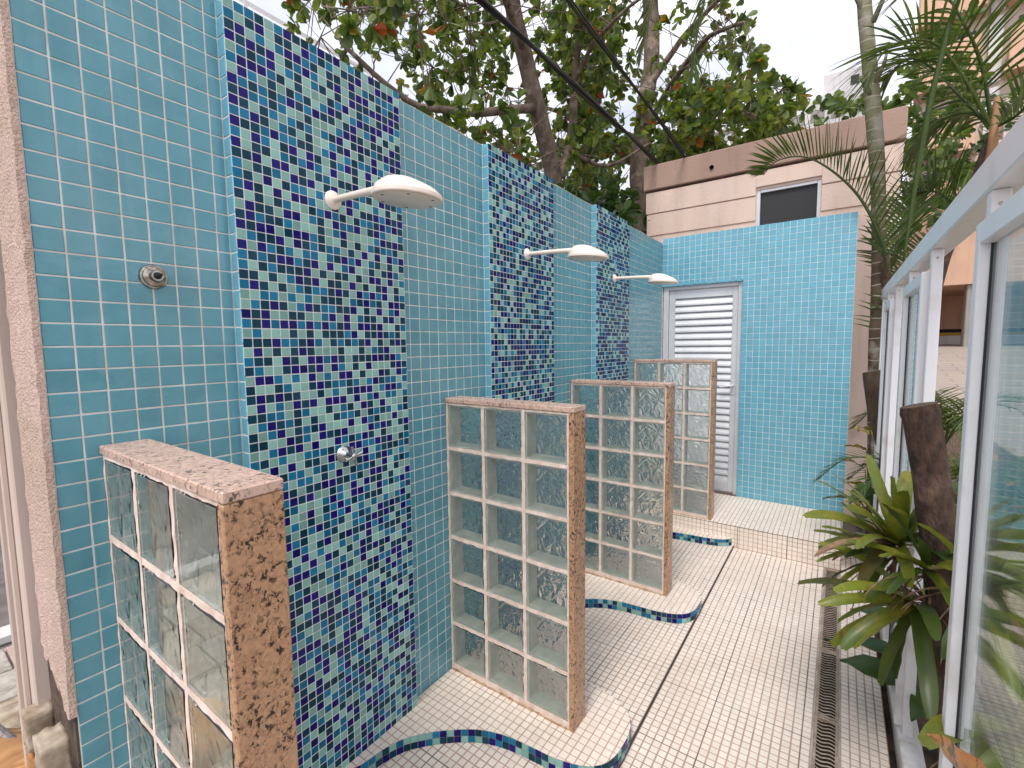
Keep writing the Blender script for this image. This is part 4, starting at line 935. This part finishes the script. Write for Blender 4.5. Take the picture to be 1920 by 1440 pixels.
bromeliad((1.62, .40, .64), (-.75, -.4, -.2), 12, .26, .040, 'lower bromeliad with leaves drooping towards the floor drain', .95, 12, 20)
bromeliad((1.74, .30, .76), (.5, -.6, .35), 18, .22, .036, 'bromeliad seen through the glass right of the dark stump', 1.1, 15, 16)
bromeliad((1.80, .10, .50), (.4, -.5, .2), 14, .30, .05, 'low bromeliad with long leaves behind the nearest fence glass', 1.1, 19, 6)
# big leaf plants
def blade(parent, c, d, L_, wd, m_, droop=.5, name='leaf', roll=0):
    q = MB(); d = V(d).normalized(); s_ = d.cross(V((0, 0, 1))).normalized(); s_ = Matrix.Rotation(roll, 3, d) @ s_; p = V(c); seg = 8
    for i in range(seg + 1):
        t = i / seg; ww = wd / 2 * (math.sin(math.pi * t ** .75) + .02); up_ = s_.cross(d).normalized(); wob = .006 * math.sin(t * 17)
        q.v += [p - s_ * ww + up_ * (ww * .3 + wob), p, p + s_ * ww + up_ * (ww * .3 - wob)]; d = (d + V((0, 0, -droop / seg))).normalized(); s_ = (s_ - d * s_.dot(d)).normalized(); p = p + d * (L_ / seg)
    for i in range(seg):
        for k in (0, 1): a = 3 * i + k; q.f.append((a, a + 1, a + 4, a + 3)); q.m.append(0)
    return q.obj(name, m_, parent, smooth=True)
def leafy(name, base, z, n, L_, wd, m_, label, cat='plant', seed=1, rad=.12, sp=1.0):
    random.seed(seed); g = thing(name, base, label, cat); st_ = MB()
    for k in range(n):
        a = k * 2.4 + seed; h = z * (.35 + .65 * (k + 1) / n); c = V(base) + V((rad * math.cos(a) * random.random(), rad * math.sin(a) * random.random(), h))
        st_.tube([V(base), V(base).lerp(c, .5) + V((random.uniform(-.02, .02), random.uniform(-.02, .02), .03)), c], [.006, .005, .003], 5)
        blade(g, c, (math.cos(a) * sp, math.sin(a) * sp, random.uniform(.1, .8)), L_ * random.uniform(.7, 1.15), wd * random.uniform(.8, 1.1), m_, random.uniform(.4, 1.1), roll=random.uniform(-.5, .5))
    st_.obj('stems', M_['bark_stump'], g); return g
m = M_['crotonv'] = mat('veined_croton_leaf', (.04, .07, .015), .32)
vn = nd(m, 'ShaderNodeTexVoronoi', feature='DISTANCE_TO_EDGE'); vn.inputs['Scale'].default_value = 55; lk(m, pos(m), vn.inputs['Vector'])
lt = nd(m, 'ShaderNodeMath', operation='LESS_THAN'); lk(m, vn.outputs[0], lt.inputs[0]); lt.inputs[1].default_value = .12; base(m, mixc(m, lt.outputs[0], (.03, .06, .012), (.62, .42, .06)))
m = M_['crotono'] = mat('orange_spotted_croton_leaf', (.5, .2, .03), .35)
f, _ = noise_fac(m, 48, 2, .50, .55, dist=.8); fe2, _ = noise_fac(m, 30, 3, .4, .7); base(m, mixc(m, f, mixc(m, fe2, (.62, .24, .03), (.50, .12, .03)), (.06, .07, .02)))
leafy('croton_plant', (1.62, 2.62, -.1), .95, 12, .20, .07, M_['crotonv'], 'yellow veined dark croton at the foot of the tall palm', seed=3, rad=.16)
leafy('broadleaf_plant', (1.70, 2.25, -.12), .75, 14, .28, .10, M_['broad'], 'dark broad leaved plant in the shade beside the door wall', seed=5, rad=.2)
leafy('broadleaf_plant', (2.05, 1.35, -.12), .72, 18, .28, .12, M_['bush'], 'bright green broad leaved plant between the two fence panels', seed=6, rad=.28)
leafy('croton_plant', (2.10, 1.9, -.12), .95, 12, .16, .05, M_['croton'], 'orange leaved croton behind the dark stump', seed=7, rad=.2)
leafy('broadleaf_plant', (2.35, .35, -.12), .62, 16, .42, .20, M_['bush'], 'large smooth leaved plant behind the nearest glass panel', seed=9, rad=.3)
leafy('broadleaf_plant', (1.80, .9, -.12), .42, 16, .30, .12, M_['broad'], 'low dark broad leaved plant under the bromeliads', seed=11, rad=.22)
leafy('broadleaf_plant', (1.85, -.35, -.12), .45, 10, .34, .14, M_['broad'], 'low dark plant behind the glass at the lower right corner', seed=13, rad=.2)
cp_ = thing('croton_plant', (1.74, -.78, -.12), 'orange and black spotted croton leaf poking up at the bottom right corner', 'plant')
w = MB(); w.tube([(1.575, -.80, -.07), (1.59, -.78, .4), (1.612, -.70, .86)], [.006, .005, .004], 6); w.obj('stems', M_['bark_stump'], cp_)
blade(cp_, (1.618, -.70, .815), (-.30, .93, .10), .25, .10, M_['crotono'], .25, roll=1.2); blade(cp_, (1.625, -.76, .70), (.35, .3, .5), .24, .085, M_['crotono'], 1.0)

# leafy trees ---------------------------------------------------------------
def tleaf(mb_, p, d, n_, L_, wd):
    d = d.normalized(); s_ = d.cross(n_)
    if s_.length < .05: s_ = d.orthogonal()
    s_.normalize(); u = s_.cross(d); b = len(mb_.v); f_ = random.uniform(.1, .45); c_ = random.uniform(.0, .25)
    for t, ww in ((0, .10), (.35, .62), (.70, 1.0), (.92, .62)):
        m_ = p + d * (t * L_) - V((0, 0, 1)) * (c_ * L_ * t * t); mb_.v += [m_ - s_ * (ww * wd / 2) + u * (ww * wd * f_ / 2), m_, m_ + s_ * (ww * wd / 2) + u * (ww * wd * f_ / 2)]
    mb_.v.append(p + d * L_ - V((0, 0, c_ * L_)))
    for i in range(3):
        for k in (0, 1): a = b + 3 * i + k; mb_.f.append((a, a + 1, a + 4, a + 3)); mb_.m.append(0)
    mb_.f += [(b + 9, b + 10, b + 12), (b + 10, b + 11, b + 12)]; mb_.m += [0, 0]
def rosette(lf, p, ax, n, L_, wd):
    A = V(ax).normalized(); u = A.orthogonal().normalized(); v_ = A.cross(u)
    for k in range(n):
        a = k * 2.4 + random.random(); th = random.uniform(.5, 1.6); d = A * math.cos(th) + (u * math.cos(a) + v_ * math.sin(a)) * math.sin(th)
        tleaf(lf, p + A * random.uniform(-.05, .02), d, A + V((random.gauss(0, .4), random.gauss(0, .4), random.gauss(0, .4))), L_ * random.uniform(.6, 1.15), wd * random.uniform(.75, 1.1))
def crown(name_, root, limbs, boxes, L_, wd, mleaf, mbark, seed, per=9):
    random.seed(seed); lf = MB(); tw_ = MB(); nodes = [p for l_ in limbs for p in l_]
    for (bx, cnt, thr, test) in boxes:
        k = tries = 0
        while k < cnt and tries < cnt * 60:
            tries += 1; p = V([random.uniform(bx[i][0], bx[i][1]) for i in range(3)])
            q = prj(p)
            if q is None or not (-150 < q[0] < 2050 and -130 < q[1] < 900): continue
            if noise.noise(p * 1.1 + V((seed, 0, 0))) + .45 * noise.noise(p * 2.7) < thr: continue
            if test and not test(p, q): continue
            k += 1; nb = min(nodes, key=lambda a: (a - p).length_squared); mid = nb.lerp(p, .5) + V((random.gauss(0, .05), random.gauss(0, .05), random.gauss(0, .05) - .02))
            if (nb - p).length < 1.6: tw_.tube([nb, mid, p], [.007, .005, .003], 4, cap=False)
            else: tw_.tube([p + (nb - p).normalized() * .5, p], [.006, .003], 4, cap=False)
            if rnd() < .3: nodes.append(mid)
            rosette(lf, p, (p - nb).normalized() + V((random.gauss(0, .4), random.gauss(0, .4), random.gauss(.1, .4))), random.randint(per - 3, per + 4), L_, wd)
    tw_.obj('twigs', mbark, root, kind='stuff'); lf.obj('crown', mleaf, root, kind='stuff')
def limb(q, P, r0, r1, n=10):
    pts = bez(P, 18); pts = [p + V((noise.noise(p * 3), noise.noise(p * 3 + V((9, 0, 0))), 0)) * .03 for p in pts]
    q.tube(pts, [r0 + (r1 - r0) * i / 18 for i in range(19)], n); return pts
# almond tree just behind the wall
t1 = thing('almond_tree', (-1.6, 3.9, -.3), 'large almond tree with a leaning trunk right behind the shower wall', 'tree')
q = MB(); L1 = []
q_t = MB(); L1.append(limb(q_t, [(-1.75, 4.2, -.3), (-1.6, 4.0, 1.6), (-1.5, 3.66, 3.1), (-1.5, 3.25, 3.98), (-1.5, 2.70, 5.0), (-1.4, 2.3, 6.2)], .14, .07, 14)); q_t.obj('trunk', M_['bark'], t1, smooth=True)
for P, a, b in (([(-1.52, 3.5, 3.3), (-1.35, 3.7, 3.9), (-1.25, 3.6, 4.6), (-1.0, 3.5, 5.6)], .06, .035), ([(-1.5, 3.1, 4.1), (-1.9, 2.4, 3.9), (-2.2, 1.9, 3.9), (-2.4, 1.3, 4.2)], .05, .02),
                ([(-1.55, 3.5, 3.2), (-1.9, 2.9, 3.2), (-2.0, 2.5, 3.15), (-2.3, 2.0, 3.4)], .04, .015), ([(-1.5, 2.9, 4.6), (-1.2, 2.0, 4.7), (-1.1, 1.2, 4.5), (-1.1, .5, 4.0)], .04, .015),
                ([(-1.3, 3.6, 4.5), (-.8, 3.4, 4.8), (-.3, 3.3, 4.9)], .03, .012), ([(-1.35, 3.65, 3.8), (-1.0, 3.9, 3.6), (-.6, 4.3, 3.9)], .03, .012)):
    q = MB(); L1.append(limb(q, P, a, b)); q.obj('branch', M_['bark'], t1, smooth=True)
def clear(p, q):                                                    # prune growth that would hide the two trunks from the showers
    a = 960 + q[1] * .23; b = 1218 - max(0, q[1] - 100) * .09
    return not ((abs(q[0] - a) < 42 or abs(q[0] - b) < 42) and p.y < 6.3 and rnd() < .85)
t1box = [(((-4.6, -.9), (.9, 6.0), (2.55, 6.4)), 900, -.05, lambda p, q: q[0] > 540 and not (q[0] < 660 and rnd() < .5) and clear(p, q)),
         (((-1.6, -.5), (1.8, 4.3), (3.4, 5.2)), 60, 0.02, lambda p, q: q[0] > 650 and clear(p, q))]
crown('crown', t1, L1, t1box, .13, .08, M_['almond'], M_['bark'], 5)
t2 = thing('almond_tree', (-1.5, 6.5, -.3), 'upright almond tree trunk standing at the left corner of the pink annex', 'tree')
q = MB(); L2 = [limb(q, [(-1.5, 6.45, -.3), (-1.52, 6.5, 1.6), (-1.5, 6.48, 3.4), (-1.52, 6.46, 4.6), (-1.46, 6.8, 6.4), (-1.5, 6.74, 8.0)], .18, .12, 14)]; q.obj('trunk', M_['bark'], t2, smooth=True)
for P, a, b in (([(-1.5, 6.6, 4.9), (-1.0, 6.2, 5.4), (-.3, 5.6, 5.6), (.3, 5.0, 5.3)], .06, .02), ([(-1.5, 6.7, 5.8), (-.7, 6.6, 6.5), (.3, 6.3, 6.8)], .06, .02), ([(-1.5, 6.5, 4.4), (-2.3, 6.0, 5.2), (-3.1, 5.5, 5.6)], .06, .02)):
    q = MB(); L2.append(limb(q, P, a, b)); q.obj('branch', M_['bark'], t2, smooth=True)
t2box = [(((-3.8, .9), (4.6, 8.2), (3.7, 8.2)), 560, -.02, lambda p, q: clear(p, q) and not (q[0] > 1500 and q[1] < 185) and q[0] < 1490 - max(0, 90 - q[1] * .3) and not (q[0] > 1440 and q[1] < 120)),
         (((-.6, .9), (4.2, 5.6), (3.75, 4.9)), 110, -.25, lambda p, q: 1200 < q[0] < 1570 and q[1] > 150)]
crown('crown', t2, L2, t2box, .145, .088, M_['almond'], M_['bark'], 11)
# sunlit trees farther back
for k, (x, y, z, r, lb) in enumerate(((-6.5, 11, 5.2, 2.6, 'sunlit yellow green tree far behind the middle of the wall'), (-3.0, 14, 6.2, 2.7, 'bright tree between the two almond trunks in the distance'), (1.2, 15, 6.9, 2.6, 'bright leafy tree showing over the annex parapet'), (-9.5, 8, 5.0, 2.6, 'pale green tree far behind the wall nearer the open end'), (4.1, 22, 6.8, 3.0, 'dark green tree between the annex and the tower'))):
    tt = thing('background_tree', (x, y, -.3), lb, 'tree'); q = MB(); L_ = [limb(q, [(x, y, -.3), (x + .1, y, z * .5), (x - .1, y, z)], .2, .1)]; q.obj('trunk', M_['bark'], tt, smooth=True)
    bx = ((x - r, x + r), (y - r, y + r), (z - r * (.95 if k < 4 else 1.6), z + r * .8))
    crown('crown', tt, L_, [(bx, 330, -.25, lambda p, q: not (1480 < q[0] < 1690 and q[1] < 185) and (p - V((x, y, z))).length < r * 1.5)], .30, .18, M_['bush'] if k < 4 else M_['broad'], M_['bark'], 30 + k, per=8)
# leafless creeper mass on the wall behind
random.seed(3)
vb = thing('climbing_shrub', (-1.2, 3.2, -.3), 'dense dark shrub leaning on the back of the wall below the almond trunk', 'shrub'); w = MB(); Lq = [limb(w, [(-1.3, 3.3, -.3), (-1.15, 3.3, 1.6), (-1.0, 3.2, 2.4)], .05, .02)]; w.obj('stem', M_['bark'], vb)
crown('crown', vb, Lq, [(((-1.9, -.4), (2.6, 4.4), (1.9, 3.15)), 150, -.3, None)], .16, .09, M_['broad'], M_['bark'], 44)

# overhead cables
def cable(P0, P1, n, r, label, sag=.05):
    g = thing('cable_bundle', P1, label, 'cables')
    for k in range(n):
        o = V((random.gauss(0, r * 1.1), random.gauss(0, r * 1.1), random.gauss(0, r * 1.1))); q = MB(); pts = []
        for i in range(25):
            t = i / 24; pts.append(V(P0).lerp(V(P1), t) + o * (1 + .5 * math.sin(t * 20 + k)) - V((0, 0, sag * 4 * t * (1 - t))))
        q.tube(pts, r * random.uniform(.6, 1.1), 6); q.obj('cable', M_['rubber'], g, smooth=True)
cable((-.58, -1.2, 3.62), (-.40, 4.05, 3.545), 8, .010, 'thick bundle of black cables running to the corner of the annex roof', -.02)
cable((-.75, -1.6, 4.75), (-.07, 4.05, 3.51), 3, .007, 'thinner pair of black cables right of the thick bundle', .0)
w = MB(); w.tube([(-.43, 4.02, 3.50), (-.43, 4.02, 3.62)], .012, 8); w.tube([(-.10, 4.02, 3.50), (-.10, 4.02, 3.58)], .012, 8); w.obj('cable_bracket', M_['oldmetal'], an)
